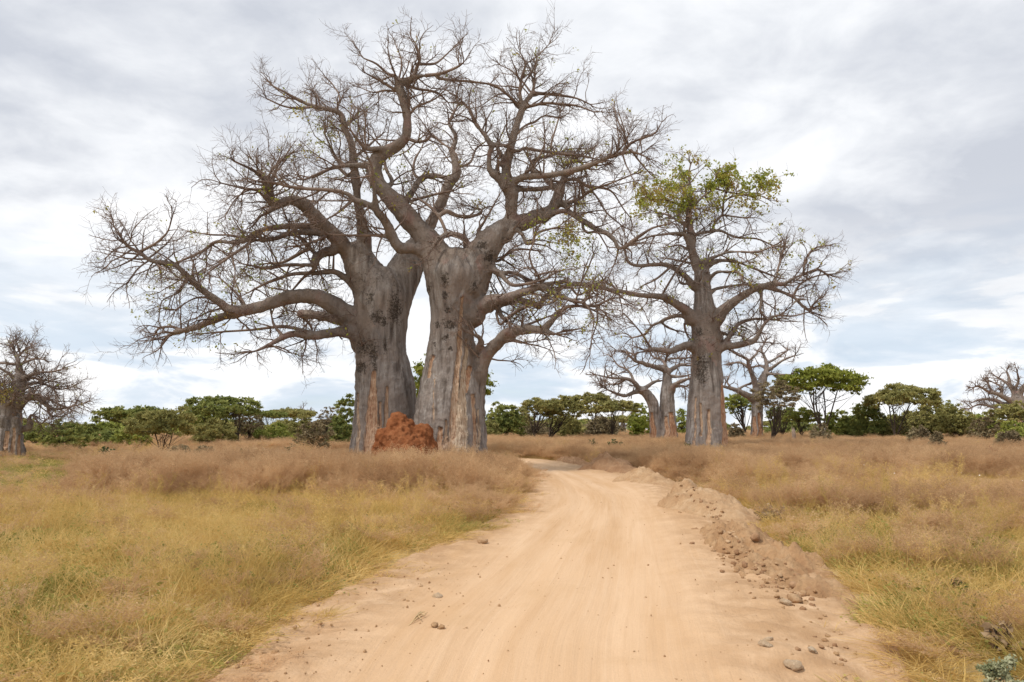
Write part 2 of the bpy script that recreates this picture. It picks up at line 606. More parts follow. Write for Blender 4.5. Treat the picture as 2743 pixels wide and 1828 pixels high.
def build_ground():
    xs = axis(-4200, 4200, -24, 24, 0.42, 1.13)
    ys = axis(-300, 6000, 2, 72, 0.42, 1.11)
    X, Y = np.meshgrid(xs, ys)
    sd = np.full(X.shape, 50.0)
    near = (np.abs(X) < 95) & (Y > -20) & (Y < 110)
    sd[near] = road_sd(X[near], Y[near])
    Z = H(X, Y, sd)
    Z = Z - 0.16 * sstep(0.35, -0.5, sd)
    V = np.stack([X, Y, Z], -1).reshape(-1, 3)
    ny, nx = X.shape
    i = np.arange(ny * nx).reshape(ny, nx)
    F = np.stack([i[:-1, :-1], i[:-1, 1:], i[1:, 1:], i[1:, :-1]], -1).reshape(-1, 4)
    o = link('ground', make_mesh('ground', V, F, M_SOIL), kind='structure')
    o['label'] = 'flat brown savanna soil under the dry grass'


def build_road():
    nl = 420
    nt = 72

    def resample(C):
        s = np.concatenate([[0], np.cumsum(np.linalg.norm(np.diff(C, axis=0), axis=1))])
        return s

    # rows join left and right outline at equal curve parameters
    n = len(LC)
    par = np.linspace(0, n - 1, nl)
    i0 = np.minimum(par.astype(int), n - 2)
    f = (par - i0)[:, None]
    L = LC[i0] * (1 - f) + LC[i0 + 1] * f
    R = RC[i0] * (1 - f) + RC[i0 + 1] * f
    mid = (L + R) / 2
    s = np.concatenate([[0], np.cumsum(np.linalg.norm(np.diff(mid, axis=0), axis=1))])
    tt = np.linspace(-0.02, 1.02, nt)
    Pxy = L[:, None] * (1 - tt)[None, :, None] + R[:, None] * tt[None, :, None]
    W = np.linalg.norm(R - L, axis=1)[:, None]
    # ragged outline
    wob = n2(L[:, 0], L[:, 1], 0.7, 4, 21) * 0.18
    wob2 = n2(R[:, 0], R[:, 1], 0.7, 4, 22) * 0.18
    dirv = norm(R - L)
    Pxy = Pxy + dirv[:, None] * (wob[:, None] * (1 - tt)[None] ** 6)[..., None] + dirv[:, None] * (wob2[:, None] * tt[None] ** 6)[..., None]
    X, Y = Pxy[..., 0], Pxy[..., 1]
    sd = road_sd(X, Y)
    Z = H(X, Y, sd)
    T = np.broadcast_to(tt[None], X.shape)
    dl = T * W
    dr = (1 - T) * W
    edge = np.maximum(sstep(0.30, 0.06, T), sstep(0.60, 0.86, T))
    rut = np.exp(-((T - 0.36) / 0.035) ** 2) + np.exp(-((T - 0.56) / 0.035) ** 2) * 0.8
    Z = Z + 0.012 - 0.035 * rut + edge * (0.06 * n2(X, Y, 1.1, 4, 31) + 0.035 * n2(X, Y, 3.6, 3, 33)) + 0.008 * n2(X, Y, 2.0, 3, 35)
    Z = Z + 0.10 * sstep(0.62, 0.75, T) * sstep(0.95, 0.80, T) * sstep(6, 10, Y)
    Z = np.where((T < -0.001) | (T > 1.001), Z - 0.12, Z)
    V = np.stack([X, Y, Z], -1).reshape(-1, 3)
    i = np.arange(nl * nt).reshape(nl, nt)
    F = np.stack([i[:-1, :-1], i[:-1, 1:], i[1:, 1:], i[1:, :-1]], -1).reshape(-1, 4)
    me = make_mesh('dirt_road', V, F, M_ROAD, True, {'edge': edge.ravel()})
    uvl = me.uv_layers.new(name='UVMap')
    UV = np.stack([T, np.broadcast_to(s[:, None], T.shape)], -1).reshape(-1, 2)
    uvl.data.foreach_set('uv', UV[F.ravel()].astype(np.float32).ravel())
    o = link('dirt_road', me, kind='structure')
    o['label'] = 'pale sandy dirt road curving left behind the baobabs'
    return V.reshape(nl, nt, 3)


build_ground()
ROADV = build_road()


# ------------------------------------------------------------------ baobabs: traced limbs, blended by remeshing, then grown twigs
def closed_tube(pts, rad, S=14):
    pts = np.asarray(pts)
    d0 = pts[0] - pts[1]
    d1 = pts[-1] - pts[-2]
    d0 = d0 / np.linalg.norm(d0)
    d1 = d1 / np.linalg.norm(d1)
    a = [pts[0] + d0 * rad[0] * 0.6, pts[0] + d0 * rad[0] * 0.4]
    b = [pts[-1] + d1 * rad[-1] * 0.4, pts[-1] + d1 * rad[-1] * 0.6]
    Pn = np.vstack([a, pts, b])[None]
    R = np.concatenate([[rad[0] * 0.3, rad[0] * 0.75], rad, [rad[-1] * 0.75, rad[-1] * 0.3]])[None]
    V, F = tubes(Pn, R, S)
    K = Pn.shape[1]
    V = np.vstack([V, Pn[0, 0], Pn[0, -1]])
    c0, c1 = K * S, K * S + 1
    r = np.arange(S)
    cap0 = np.stack([np.full(S, c0), np.roll(r, -1), r], 1)
    r2 = r + (K - 1) * S
    cap1 = np.stack([np.full(S, c1), r2, np.roll(r2, -1)], 1)
    return V, F, np.vstack([cap0, cap1])


def grow(start, dirv, length, r0, r1, K, wig, bias, rng):
    N = len(start)
    p = start.copy()
    d = norm(dirv)
    out = [p]
    st = (length / (K - 1))[:, None]
    for k in range(K - 1):
        p = p + d * st
        out.append(p)
        d = norm(d + rng.normal(0, wig, (N, 3)) + bias)
    Pn = np.stack(out, 1)
    tt = np.linspace(0, 1, K)[None]
    R = r0[:, None] * (1 - tt) + r1[:, None] * tt
    return Pn, R


def spawn(Pn, R, per, t0, t1, spread, rng):
    N, K, _ = Pn.shape
    n = rng.poisson(per, N)
    idx = np.repeat(np.arange(N), n)
    t = rng.uniform(t0, t1, len(idx)) * (K - 1)
    i = np.minimum(t.astype(int), K - 2)
    f = (t - i)[:, None]
    s = Pn[idx, i] * (1 - f) + Pn[idx, i + 1] * f
    r = R[idx, i] * (1 - f[:, 0]) + R[idx, i + 1] * f[:, 0]
    d = norm(Pn[idx, i + 1] - Pn[idx, i])
    rnd = norm(rng.normal(0, 1, (len(idx), 3)))
    rnd = norm(rnd - (rnd * d).sum(1, keepdims=True) * d)
    a = rng.normal(spread, 0.22, len(idx))[:, None]
    return s, d * np.cos(a) + rnd * np.sin(a), r, idx


def leaf_quads(C, size, rng, up=0.3, aspect=1.7):
    n = len(C)
    nrm = norm(rng.normal(0, 1, (n, 3)) + np.array([0, 0, up]))
    a = norm(np.cross(nrm, rng.normal(0, 1, (n, 3))))
    b = np.cross(nrm, a)
    s = size[:, None]
    V = np.stack([C - a * s * aspect * 0.5, C + b * s * 0.5, C + a * s * aspect * 0.5, C - b * s * 0.5], 1).reshape(-1, 3)
    F = np.arange(4 * n).reshape(n, 4)
    return V, F


def leaf_tris(C, size, rng, up=0.3, aspect=1.7):
    n = len(C)
    nrm = norm(rng.normal(0, 1, (n, 3)) + np.array([0, 0, up]))
    a = norm(np.cross(nrm, rng.normal(0, 1, (n, 3))))
    b = np.cross(nrm, a)
    s = size[:, None] * 1.3
    V = np.stack([C - a * s * aspect * 0.4 - b * s * 0.5, C - a * s * aspect * 0.3 + b * s * 0.5, C + a * s * aspect * 0.6], 1).reshape(-1, 3)
    return V, np.arange(3 * n).reshape(n, 3)


def baobab(spec):
    rng = np.random.default_rng(spec['seed'])
    Y0 = spec['Y']
    polys = []      # dict pts (k,3), r (k,), parent id, root id, uv nodes

    def resolve(nodes, drift, is_trunk):
        uvw = np.array(nodes, float)
        px = uvw[:, :2]
        plen = np.concatenate([[0], np.cumsum(np.linalg.norm(np.diff(px, axis=0), axis=1))])
        par = None
        y_start = Y0
        if polys and not is_trunk:
            best = 1e9
            for j, q in enumerate(polys):
                dd = np.linalg.norm(q['px'] - px[0], axis=1) - 0.5 * q['pw']
                k = int(np.argmin(dd))
                if dd[k] < best:
                    best, par, pk = dd[k], j, k
            q = polys[par]
            y_start = q['pts'][pk, 1]
            gap = np.linalg.norm(q['px'][pk] - px[0])
            if gap > 3:
                uvw = np.vstack([[*q['px'][pk], min(uvw[0, 2] * 1.25, q['pw'][pk])], uvw])
                uvw[1, 2] *= 1.12
                px = uvw[:, :2]
                plen = np.concatenate([[0], np.cumsum(np.linalg.norm(np.diff(px, axis=0), axis=1))])
        ppm = FPX / Y0
        L = plen[-1] / ppm
        if drift is None:
            drift = rng.choice([-1, 1]) * rng.uniform(0.12, 0.6) * L
        tt = plen / max(plen[-1], 1e-6)
        yy = y_start + drift * tt ** 1.2
        if is_trunk and nodes[0][1] > 1170 and len(polys) > 0 and abs(drift) > 0.3 and spec.get('flutes'):
            yy = Y0 + drift * (1 - tt) ** 0.8            # root folds: proud at the foot, sunk into the trunk at the top
        pts, rad = [], []
        for (u, v, w), Y in zip(uvw, yy):
            p, mpp = P(u, v, Y)
            pts.append(p)
            rad.append(0.5 * w * mpp)
        pts = np.array(pts)
        rad = np.array(rad) * (1.0 if is_trunk else spec.get('slim', 0.93))
        seglen = np.linalg.norm(np.diff(pts, axis=0), axis=1).sum()
        n = max(2, int(math.ceil(seglen / 0.22 / max(1, len(pts) - 1))))
        if len(pts) == 2:
            dense = np.linspace(0, 1, n * 2)[:, None]
            cp = np.hstack([pts, rad[:, None], px])
            full = cp[0] * (1 - dense) + cp[1] * dense
        else:
            full = catmull(np.hstack([pts, rad[:, None], px]), n)
        q = dict(pts=full[:, :3], r=np.maximum(full[:, 3], 0.006), px=full[:, 4:6], pw=2 * np.maximum(full[:, 3], 0.006) * FPX / Y0, par=par, trunk=is_trunk)
        k = len(polys)
        q['root'] = 0 if is_trunk else (k if polys[par]['trunk'] else polys[par]['root'])
        polys.append(q)

    for nodes, drift in spec['trunk']:
        resolve(nodes, drift, True)
    for nodes, drift in spec['limbs']:
        resolve(nodes, drift, False)

    # ---- trunk and thick limbs: one blended surface, then cut into trunk and limb parts
    thin = spec.get('thin', 0.085)
    acc = Acc()
    samp_p, samp_r, samp_id = [], [], []
    for k, q in enumerate(polys):
        m = q['r'] > thin
        if m.sum() >= 2:
            e = int(np.max(np.nonzero(m)[0])) + 1
            pts, rad = q['pts'][:e], q['r'][:e].copy()
            if not q['trunk']:
                rad = rad * (1 + 0.07 * vnoise(pts * 1.6 / spec.get('s', 1), 3 + k))
            V, F, cap = closed_tube(pts, rad)
            base = acc.n
            acc.add(V, F)
            acc.F[3].append(cap + base)
            samp_p.append(pts)
            samp_r.append(rad)
            samp_id.append(np.full(len(pts), q['root']))
    src = link('baobab_core', acc.mesh('core', None))
    md = src.modifiers.new('r', 'REMESH')
    md.mode = 'VOXEL'
    md.voxel_size = spec.get('voxel', 0.06)
    sm = src.modifiers.new('s', 'SMOOTH')
    sm.factor, sm.iterations = 0.5, spec.get('smooth', 4)
    dg = bpy.context.evaluated_depsgraph_get()
    me = bpy.data.meshes.new_from_object(src.evaluated_get(dg))
    bpy.data.objects.remove(src)
    n = len(me.vertices)
    co = np.empty(n * 3, np.float32)
    me.vertices.foreach_get('co', co)
    co = co.reshape(-1, 3).astype(float)
    no = np.empty(n * 3, np.float32)
    me.vertices.foreach_get('normal', no)
    no = no.reshape(-1, 3).astype(float)
    nf = len(me.polygons)
    loops = np.empty(len(me.loops), np.int32)
    me.loops.foreach_get('vertex_index', loops)
    tot = np.empty(nf, np.int32)
    me.polygons.foreach_get('loop_total', tot)
    bpy.data.meshes.remove(me)
    assert (tot == 4).all()
    F = loops.reshape(-1, 4)
    SP = np.concatenate(samp_p)
    SR = np.concatenate(samp_r)
    SI = np.concatenate(samp_id)
    kd = kdtree.KDTree(len(SP))
    for i, p in enumerate(SP):
        kd.insert(p, i)
    kd.balance()
    owner = np.zeros(n, int)
    orad = np.zeros(n)
    for i in range(n):
        bs, bi = 1e9, 0
        for (_, j, dist) in kd.find_n(co[i], 6):
            sc = dist / SR[j]
            if sc < bs:
                bs, bi = sc, j
        owner[i] = SI[bi]
        orad[i] = SR[bi]
    # ---- relief: folds on the trunk, knobs and wrinkles on limbs
    s = spec.get('s', 1.0)
    big = sstep(0.7 * s, 1.5 * s, orad)
    zb = spec['zbase']
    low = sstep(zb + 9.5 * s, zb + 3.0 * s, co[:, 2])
    q = co / s
    fold = fbm(np.stack([q[:, 0] * 1.25, q[:, 1] * 1.25, q[:, 2] * 0.10], 1), 3, 41)
    fold2 = 1 - np.abs(fbm(np.stack([q[:, 0] * 2.3, q[:, 1] * 2.3, q[:, 2] * 0.16], 1), 2, 43))
    fine = fbm(np.stack([q[:, 0] * 5, q[:, 1] * 5, q[:, 2] * 0.7], 1), 3, 45)
    disp = big * (low * 0.75 + 0.12) * (0.22 * fold + 0.28 * (fold2 - 0.6)) + big * 0.06 * fine
    disp = disp + (1 - big) * np.minimum(orad, 0.35) * 0.13 * fbm(q * 3.3, 3, 47)
    dark = np.zeros(n)
    scar = np.zeros(n)
    cream = np.zeros(n)
    # marks on the trunk given as heights and sideways places on its front
    dep0 = co[:, 1] * CT + (co[:, 2] - CAMH) * ST
    pu = CU + FPX * co[:, 0] / dep0
    pv = CV - FPX * (-co[:, 1] * ST + (co[:, 2] - CAMH) * CT) / dep0
    front = sstep(0.45, -0.1, no[:, 1])
    for (strip, cr, amp) in spec.get('scars', []):
        a = np.array(strip, float)
        for i in range(len(a) - 1):
            p0, p1 = a[i], a[i + 1]
            f = np.clip((pv - p0[1]) / (p1[1] - p0[1]), 0, 1)
            inside = (pv >= p0[1] - 4) & (pv <= p1[1] + 4)
            cx = p0[0] * (1 - f) + p1[0] * f + 3.0 * vnoise(np.stack([co[:, 2] * 0.9, co[:, 0] * 0, co[:, 0] * 0], 1), 51)
            hw = (p0[2] * (1 - f) + p1[2] * f) * 0.5 * 1.35
            val = sstep(1.35, 0.75, np.abs(pu - cx) / hw) * inside * front * amp
            scar = np.maximum(scar, val)
            cream = np.maximum(cream, cr * (val > 0.05))
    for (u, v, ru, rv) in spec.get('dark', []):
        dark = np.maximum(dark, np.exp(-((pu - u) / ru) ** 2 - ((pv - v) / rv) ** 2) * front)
    # bark stripped by elephants all round the foot
    strip = fbm(np.stack([q[:, 0] * 1.9, q[:, 1] * 1.9, q[:, 2] * 0.07], 1), 2, 53)
    scar = np.maximum(scar, spec.get('strip', 0.6) * sstep(0.22, 0.5, strip) * low * big)
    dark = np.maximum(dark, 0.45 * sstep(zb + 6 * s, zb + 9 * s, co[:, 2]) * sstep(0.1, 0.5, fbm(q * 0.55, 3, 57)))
    disp = disp - 0.10 * s * sstep(0.3, 0.7, scar)
    co = co + no * disp[:, None]

    t = thing(spec['name'], (*spec['base'], zb), spec['label'], 'tree', spec.get('group'))
    off = np.array((*spec['base'], zb))
    fo = owner[F]
    # majority owner of a face
    fown = fo[:, 0].copy()
    eq = (fo[:, 1] == fo[:, 2]) & (fo[:, 1] != fo[:, 0])
    fown[eq] = fo[eq, 1]
    fn = np.cross(co[F[:, 1]] - co[F[:, 0]], co[F[:, 3]] - co[F[:, 0]])
    vn = np.zeros_like(co)
    for k in range(4):
        np.add.at(vn, F[:, k], fn)
    vn = norm(vn)
    for rid in sorted(set(fown) - {0}):
        fi = np.nonzero(fown == rid)[0]
        used, inv = np.unique(F[fi].ravel(), return_inverse=True)
        inv = inv.reshape(-1, 4)
        lab = np.arange(len(used))
        while True:
            mn = lab[inv].min(1)
            new = lab.copy()
            for k in range(4):
                np.minimum.at(new, inv[:, k], mn)
            if (new == lab).all():
                break
            lab = new
        fl = lab[inv[:, 0]]
        vals, cnts = np.unique(fl, return_counts=True)
        if len(vals) > 1 or len(fi) < 60:
            keep_ = vals[np.argmax(cnts)] if len(fi) >= 60 else -1
            for vv in vals:
                if vv == keep_:
                    continue
                isl = fi[fl == vv]
                touch = np.isin(F, F[isl].ravel()).any(1) & (fown != rid)
                o_, c_ = np.unique(fown[touch], return_counts=True)
                fown[isl] = o_[np.argmax(c_)] if len(o_) else 0
    ids = [0] + sorted(set(fown) - {0})
    for rid in ids:
        sel = F[fown == rid]
        if rid != 0 and len(sel) < 30:
            continue
        used, inv = np.unique(sel.ravel(), return_inverse=True)
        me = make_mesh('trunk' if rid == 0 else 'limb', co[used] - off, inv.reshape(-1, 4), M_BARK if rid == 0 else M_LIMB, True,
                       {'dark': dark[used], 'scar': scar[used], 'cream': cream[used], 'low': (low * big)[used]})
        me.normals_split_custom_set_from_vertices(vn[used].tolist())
        link('trunk' if rid == 0 else 'limb', me, t)

    # ---- twigs
    acc = Acc()
    starts, dirs, r_at, lfac = [], [], [], []
    den = spec.get('density', 1.2)
    for k, q in enumerate(polys):
        m = np.nonzero(q['r'] < thin * 1.35)[0]
        if len(m) and len(q['pts']) - m[0] >= 2 and not q['trunk']:
            a = max(0, m[0] - 1)
            V, Fq = tubes(q['pts'][None, a:], q['r'][None, a:], 6)
            acc.add(V - off, Fq)
        if q['trunk'] and not spec.get('trunk_twigs'):
            continue
        pts, rad = q['pts'], q['r']
        seg = np.linalg.norm(np.diff(pts, axis=0), axis=1)
        tan = norm(np.gradient(pts, axis=0))
        L = seg.sum()
        cnt = rng.poisson(L * den / s)
        w = np.clip(0.32 * s / rad, 0.32, 1.15) * np.linspace(0.4, 1.2, len(pts))
        w = w / w.sum()
        ii = rng.choice(len(pts), cnt, p=w)
        for i in ii:
            starts.append(pts[i])
            lfac.append(np.clip(rad[i] / (0.075 * s), 0.34, 1.15))
            rv = norm(rng.normal(0, 1, 3))
            dirs.append(norm(0.6 * tan[i] + 0.85 * rv + np.array([0, 0, 0.12])))
            r_at.append(min(rad[i] * 0.6, 0.06 * s))
        for _ in range(3):                         # the tip forks on
            starts.append(pts[-1])
            lfac.append(np.clip(rad[-1] / (0.06 * s), 0.42, 0.9))
            dirs.append(norm(tan[-1] + rng.normal(0, 0.42, 3) + np.array([0, 0, 0.1])))
            r_at.append(max(min(rad[-1] * 0.85, 0.05 * s), 0.018 * s))
    starts = np.array(starts)
    dirs = np.array(dirs)
    r_at = np.array(r_at)
    n1 = len(starts)
    # crown: sideways and lower twigs droop, upper ones rise
    zc = spec['droop']
    tw = spec.get('tw', 1.0)

    def bias(p, k):
        b = np.zeros((len(p), 3))
        b[:, 2] = np.clip((p[:, 2] - zc) / (6 * s), -1, 1) * k
        return b

    L1 = rng.uniform(1.1, 3.4, n1) * s * np.array(lfac) * spec.get('len', 0.66)
    P1, R1 = grow(starts, dirs, L1, np.maximum(r_at, 0.022 * s), np.full(n1, 0.013 * s) * tw, 8, 0.17, bias(starts, 0.022), rng)
    V, Fq = tubes(P1, R1 * tw, 4)
    acc.add(V - off, Fq)
    s2, d2, r2, q2 = spawn(P1, R1, spec.get('n2', 6) * np.clip(L1 / (2.0 * s), 0.4, 1.3), 0.15, 1.0, 0.85, rng)
    L2 = rng.uniform(0.5, 1.6, len(s2)) * s * np.clip(L1[q2] / (2.2 * s), 0.36, 1.05)
    P2, R2 = grow(s2, d2, L2, np.clip(r2 * 0.7, 0.010 * s, 0.022 * s), np.full(len(s2), 0.007 * s), 5, 0.21, bias(s2, 0.03), rng)
    V, Fq = tubes(P2, R2 * tw, 3)
    acc.add(V - off, Fq)
    s3, d3, r3, q3 = spawn(P2, R2, spec.get('n3', 5) * np.clip(L2 / (0.9 * s), 0.45, 1.3), 0.2, 1.0, 0.9, rng)
    L3 = rng.uniform(0.3, 0.85, len(s3)) * s * np.clip(L2[q3] / (0.9 * s), 0.4, 1.0)
    P3, R3 = grow(s3, d3, L3, np.clip(r3 * 0.8, 0.007 * s, 0.012 * s), np.full(len(s3), 0.005 * s), 3, 0.3, bias(s3, 0.04), rng)
    V, Fq = tubes(P3, R3 * tw, 3)
    acc.add(V - off, Fq)
    link('twigs', acc.mesh('twigs', spec.get('twigmat', M_TWIG)), t, 'stuff')
    # ---- leaves
    if spec.get('leaves'):
        C = np.concatenate([P3[:, -1], P3[:, 1], P2[:, -1]])
        mpp = np.maximum(C[:, 1], 1) / FPX
        # project to find which clumps carry leaves
        dy, dz = C[:, 1], C[:, 2] - CAMH
        dep = dy * CT + dz * ST
        uu = CU + FPX * C[:, 0] / dep
        vv = CV - FPX * (-dy * ST + dz * CT) / dep
        prob = np.full(len(C), spec.get('leaf0', 0.01))
        for (u, v, ru, rv, a) in spec['leaves']:
            prob = prob + a * np.exp(-((uu - u) / ru) ** 2 - ((vv - v) / rv) ** 2)
        patch = 0.8 + 0.9 * vnoise(C * 0.7, 71)
        C = C[rng.random(len(C)) < prob * np.clip(patch, 0.1, 1.6)]
        C = np.repeat(C, 4, 0) + rng.normal(0, 0.11 * s, (len(C) * 4, 3))
        if len(C):
            V, Fq = leaf_quads(C, rng.uniform(0.07, 0.13, len(C)) * s * spec.get('leafsize', 1), rng)
            link('leaves', make_mesh('leaves', V - off, Fq, M_BLEAF, False), t, 'stuff')
    return t



def crop(x0, y0, sc):
    return lambda *pts: [(x0 + sc * x, y0 + sc * y, w) for x, y, w in pts]


C1, C2, C3, C4 = crop(240, 500, .323), crop(480, 180, .2933), crop(900, 40, .2933), crop(880, 420, .2934)
C5, C6, C7, C8 = crop(1240, 220, .2679), crop(1240, 560, .2679), crop(880, 680, .3699), crop(1580, 420, .3443)
C9, C10, C11 = crop(1580, 860, .272), crop(0, 880, .2551), crop(2080, 960, .2818)
S = lambda *p: list(p)

LEFT_BAOBAB = dict(
    name='baobab_tree', seed=11, Y=45.0, flutes=True, s=1.0, voxel=0.076, droop=9.5, density=1.75, len=0.86, n2=5.4, n3=5.0, strip=0.55,
    label='huge grey baobab leaning left behind the red termite mound', group='two giant baobabs by the bend of the road',
    trunk=[
        (S((1028, 1262, 214), (1029, 1235, 196), (1031, 1150, 172), (1034, 1050, 160), (1018, 940, 140), (1021, 850, 140), (1022, 800, 146), (1012, 752, 118)), 0.0),
        (S((985, 1262, 80), (978, 1200, 62), (974, 1050, 46), (972, 960, 40)), -1.2),
        (S((1075, 1262, 96), (1068, 1180, 80), (1068, 1050, 70), (1050, 930, 50)), -0.9),
        (S((1015, 1262, 70), (1010, 1150, 52), (1000, 1020, 40), (1000, 960, 30)), -2.0),
        (S((1005, 800, 110), (985, 745, 102), (962, 700, 88), (955, 672, 78)), 0.0),
        (S((1042, 840, 104), (1060, 780, 104), (1086, 722, 94), (1106, 686, 78), (1132, 640, 54)), 2.2),
    ],
    limbs=[
        # upright limb and the upper left crown
        (S((968, 690, 52), (975, 640, 46), (968, 596, 28), (958, 537, 24), (953, 479, 27), (947, 437, 25), (944, 400, 22), (936, 370, 19), (922, 344, 18), (917, 312, 17), (896, 297, 15), (860, 290, 14), (832, 283, 13), (788, 262, 9), (755, 243, 6), (729, 230, 4)), -2.0),
        # big limb rising to the left
        (S((958, 706, 58), (930, 672, 52), (902, 639, 47), (876, 612, 43), (853, 590, 41), (826, 562, 38), (805, 542, 36), (773, 538, 30), (744, 548, 28), (726, 535, 27), (722, 512, 26), (717, 488, 24), (703, 467, 12)), -4.0),
        (C1((1560, 160, 16), (1500, 200, 14), (1430, 240, 8)), -0.6),
        (C2((810, 1060, 18), (760, 1000, 14), (650, 930, 8), (500, 860, 5)), -2), (C2((830, 1080, 12), (880, 960, 9), (900, 860, 5)), 2),
        (C2((700, 1120, 8), (560, 1100, 6), (380, 1060, 4)), -1.5), (C2((840, 1260, 10), (740, 1150, 8), (650, 1120, 6), (520, 1200, 4), (420, 1360, 3)), -1.5),
        (C1((1950, 390, 22), (1800, 380, 20), (1650, 390, 17), (1550, 430, 15), (1420, 450, 12)), -2.5),
        (C1((1400, 400, 10), (1300, 490, 9), (1150, 590, 8), (1000, 700, 5)), -1.5),
        (C1((1880, 330, 20), (1700, 330, 19), (1500, 345, 16), (1380, 380, 15), (1300, 440, 14), (1200, 465, 12), (1050, 460, 10), (930, 540, 8), (750, 620, 6), (640, 660, 4)), 3.0),
        (C1((1290, 440, 8), (1180, 405, 6), (1000, 400, 5), (820, 370, 3)), 1.2),
        # middle left limb with the knuckle
        (C1((2020, 530, 28), (1950, 545, 27), (1880, 590, 25), (1870, 640, 20), (1830, 652, 13), (1700, 650, 11), (1600, 655, 10), (1480, 680, 8), (1310, 650, 5)), -3.4),
        (C1((1875, 570, 12), (1820, 520, 11), (1700, 580, 10), (1600, 630, 8), (1460, 640, 5)), 1.5),
        (C1((1820, 520, 8), (1790, 450, 6), (1740, 410, 4)), 1), (C1((1870, 680, 10), (1780, 750, 8), (1700, 840, 6), (1660, 880, 4)), 1),
        (C1((2220, 840, 24), (2120, 760, 20), (2020, 705, 18), (1900, 715, 14), (1700, 725, 12), (1600, 752, 11), (1470, 800, 9), (1370, 850, 6)), -2.6),
        (C1((2020, 690, 7), (2025, 570, 5)), 0.2),
        # the great low limb reaching left
        (S((990, 880, 66), (960, 862, 64), (934, 847, 60), (886, 812, 50), (837, 794, 44), (773, 797, 41), (724, 814, 37), (676, 829, 33), (621, 833, 33), (589, 811, 23), (540, 776, 20), (498, 736, 18), (472, 713, 16), (440, 705, 15), (401, 697, 14), (376, 678, 11), (343, 661, 8), (327, 642, 5)), -5.0),
        (S((376, 674, 8), (408, 658, 7), (432, 640, 6), (450, 619, 5), (463, 577, 3)), -0.8),
        (S((343, 661, 5), (310, 668, 4), (285, 690, 3)), -0.6), (S((401, 697, 6), (370, 720, 5), (340, 760, 4)), -1.2),
        (S((640, 838, 27), (595, 849, 25), (560, 862, 22), (531, 875, 20), (472, 891, 15), (450, 900, 9)), 1.2),
        (S((480, 884, 9), (463, 876, 8), (430, 878, 7), (419, 888, 6), (411, 906, 4)), 0.8),
        (S((653, 813, 9), (628, 781, 7), (589, 745, 4)), 1), (S((505, 745, 13), (492, 760, 8), (479, 784, 5), (434, 807, 4), (425, 860, 3)), -0.8),
        (S((560, 797, 7), (520, 800, 5), (470, 830, 4)), -1.5), (S((800, 800, 7), (770, 780, 6), (720, 770, 4), (680, 750, 3)), 2.0),
        # lower pair
        (S((985, 940, 70), (960, 905, 56), (942, 890, 46), (902, 890, 31), (837, 900, 27), (789, 894, 21), (757, 904, 18), (724, 923, 13), (699, 935, 9), (682, 942, 5)), -2.8),
        (S((850, 896, 14), (821, 888, 13), (790, 880, 11), (757, 875, 10), (724, 878, 9), (676, 884, 7), (600, 889, 6), (547, 894, 4)), 1.4),
        (S((757, 900, 9), (735, 873, 8), (727, 845, 5)), 0.4),
        (S((985, 880, 50), (930, 862, 36), (890, 852, 30), (854, 846, 27), (805, 841, 27)), 3.5),
        (S((806, 846, 9), (830, 870, 7), (840, 900, 5)), 1.0),
        # the limb that passes behind the right-hand baobab
        (S((1130, 646, 46), (1153, 602, 33), (1182, 543, 31), (1203, 493, 30), (1222, 470, 26), (1220, 440, 22), (1212, 405, 17), (1221, 377, 13), (1218, 357, 12), (1203, 333, 10), (1210, 313, 8), (1228, 280, 5)), 2.0),
        (S((1208, 482, 15), (1170, 471, 14), (1149, 470, 14), (1129, 480, 12), (1109, 465, 8), (1111, 430, 7), (1129, 398, 4)), 1.5),
        (S((1226, 450, 8), (1260, 435, 7), (1275, 400, 6), (1300, 380, 4)), 1.5),
        (S((917, 444, 13), (905, 430, 10), (888, 400, 7), (870, 360, 4)), -1), (S((945, 425, 10), (980, 398, 8), (1010, 370, 5)), 1.5),
        (S((930, 470, 10), (905, 450, 9), (880, 455, 8), (840, 475, 5), (800, 470, 4)), 2.0), (S((920, 345, 10), (945, 320, 8), (960, 300, 5)), 1.5),
        (S((846, 286, 8), (800, 290, 7), (760, 285, 5), (715, 265, 4)), -1.5), (S((900, 300, 7), (910, 260, 5), (890, 225, 4)), 1.2),
        (S((850, 590, 9), (830, 570, 7), (840, 540, 5)), 3.0), (S((880, 620, 9), (860, 640, 8), (800, 660, 6)), -3.0),
    ],
    scars=[
        (S((1003, 998, 7), (999, 1080, 18), (994, 1150, 24), (990, 1250, 28)), 0.25, 1.0),
        (S((1040, 1040, 5), (1036, 1120, 9), (1033, 1190, 14)), 0.4, 0.9), (S((946, 948, 8), (950, 1000, 5)), 0.5, 0.9),
        (S((960, 1060, 4), (958, 1230, 9)), 0.7, 0.7), (S((1020, 1080, 5), (1018, 1180, 10)), 0.2, 0.7)],
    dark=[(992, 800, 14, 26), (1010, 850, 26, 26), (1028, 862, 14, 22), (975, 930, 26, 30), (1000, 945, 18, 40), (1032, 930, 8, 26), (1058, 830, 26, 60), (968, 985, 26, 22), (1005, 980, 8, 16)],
    leaves=[(880, 360, 90, 60, 0.13), (960, 440, 40, 60, 0.09), (730, 500, 40, 40, 0.05), (680, 760, 130, 60, 0.05), (620, 910, 90, 40, 0.12), (930, 860, 40, 40, 0.04), (420, 760, 80, 80, 0.04), (640, 620, 80, 50, 0.03)], leaf0=0.004)

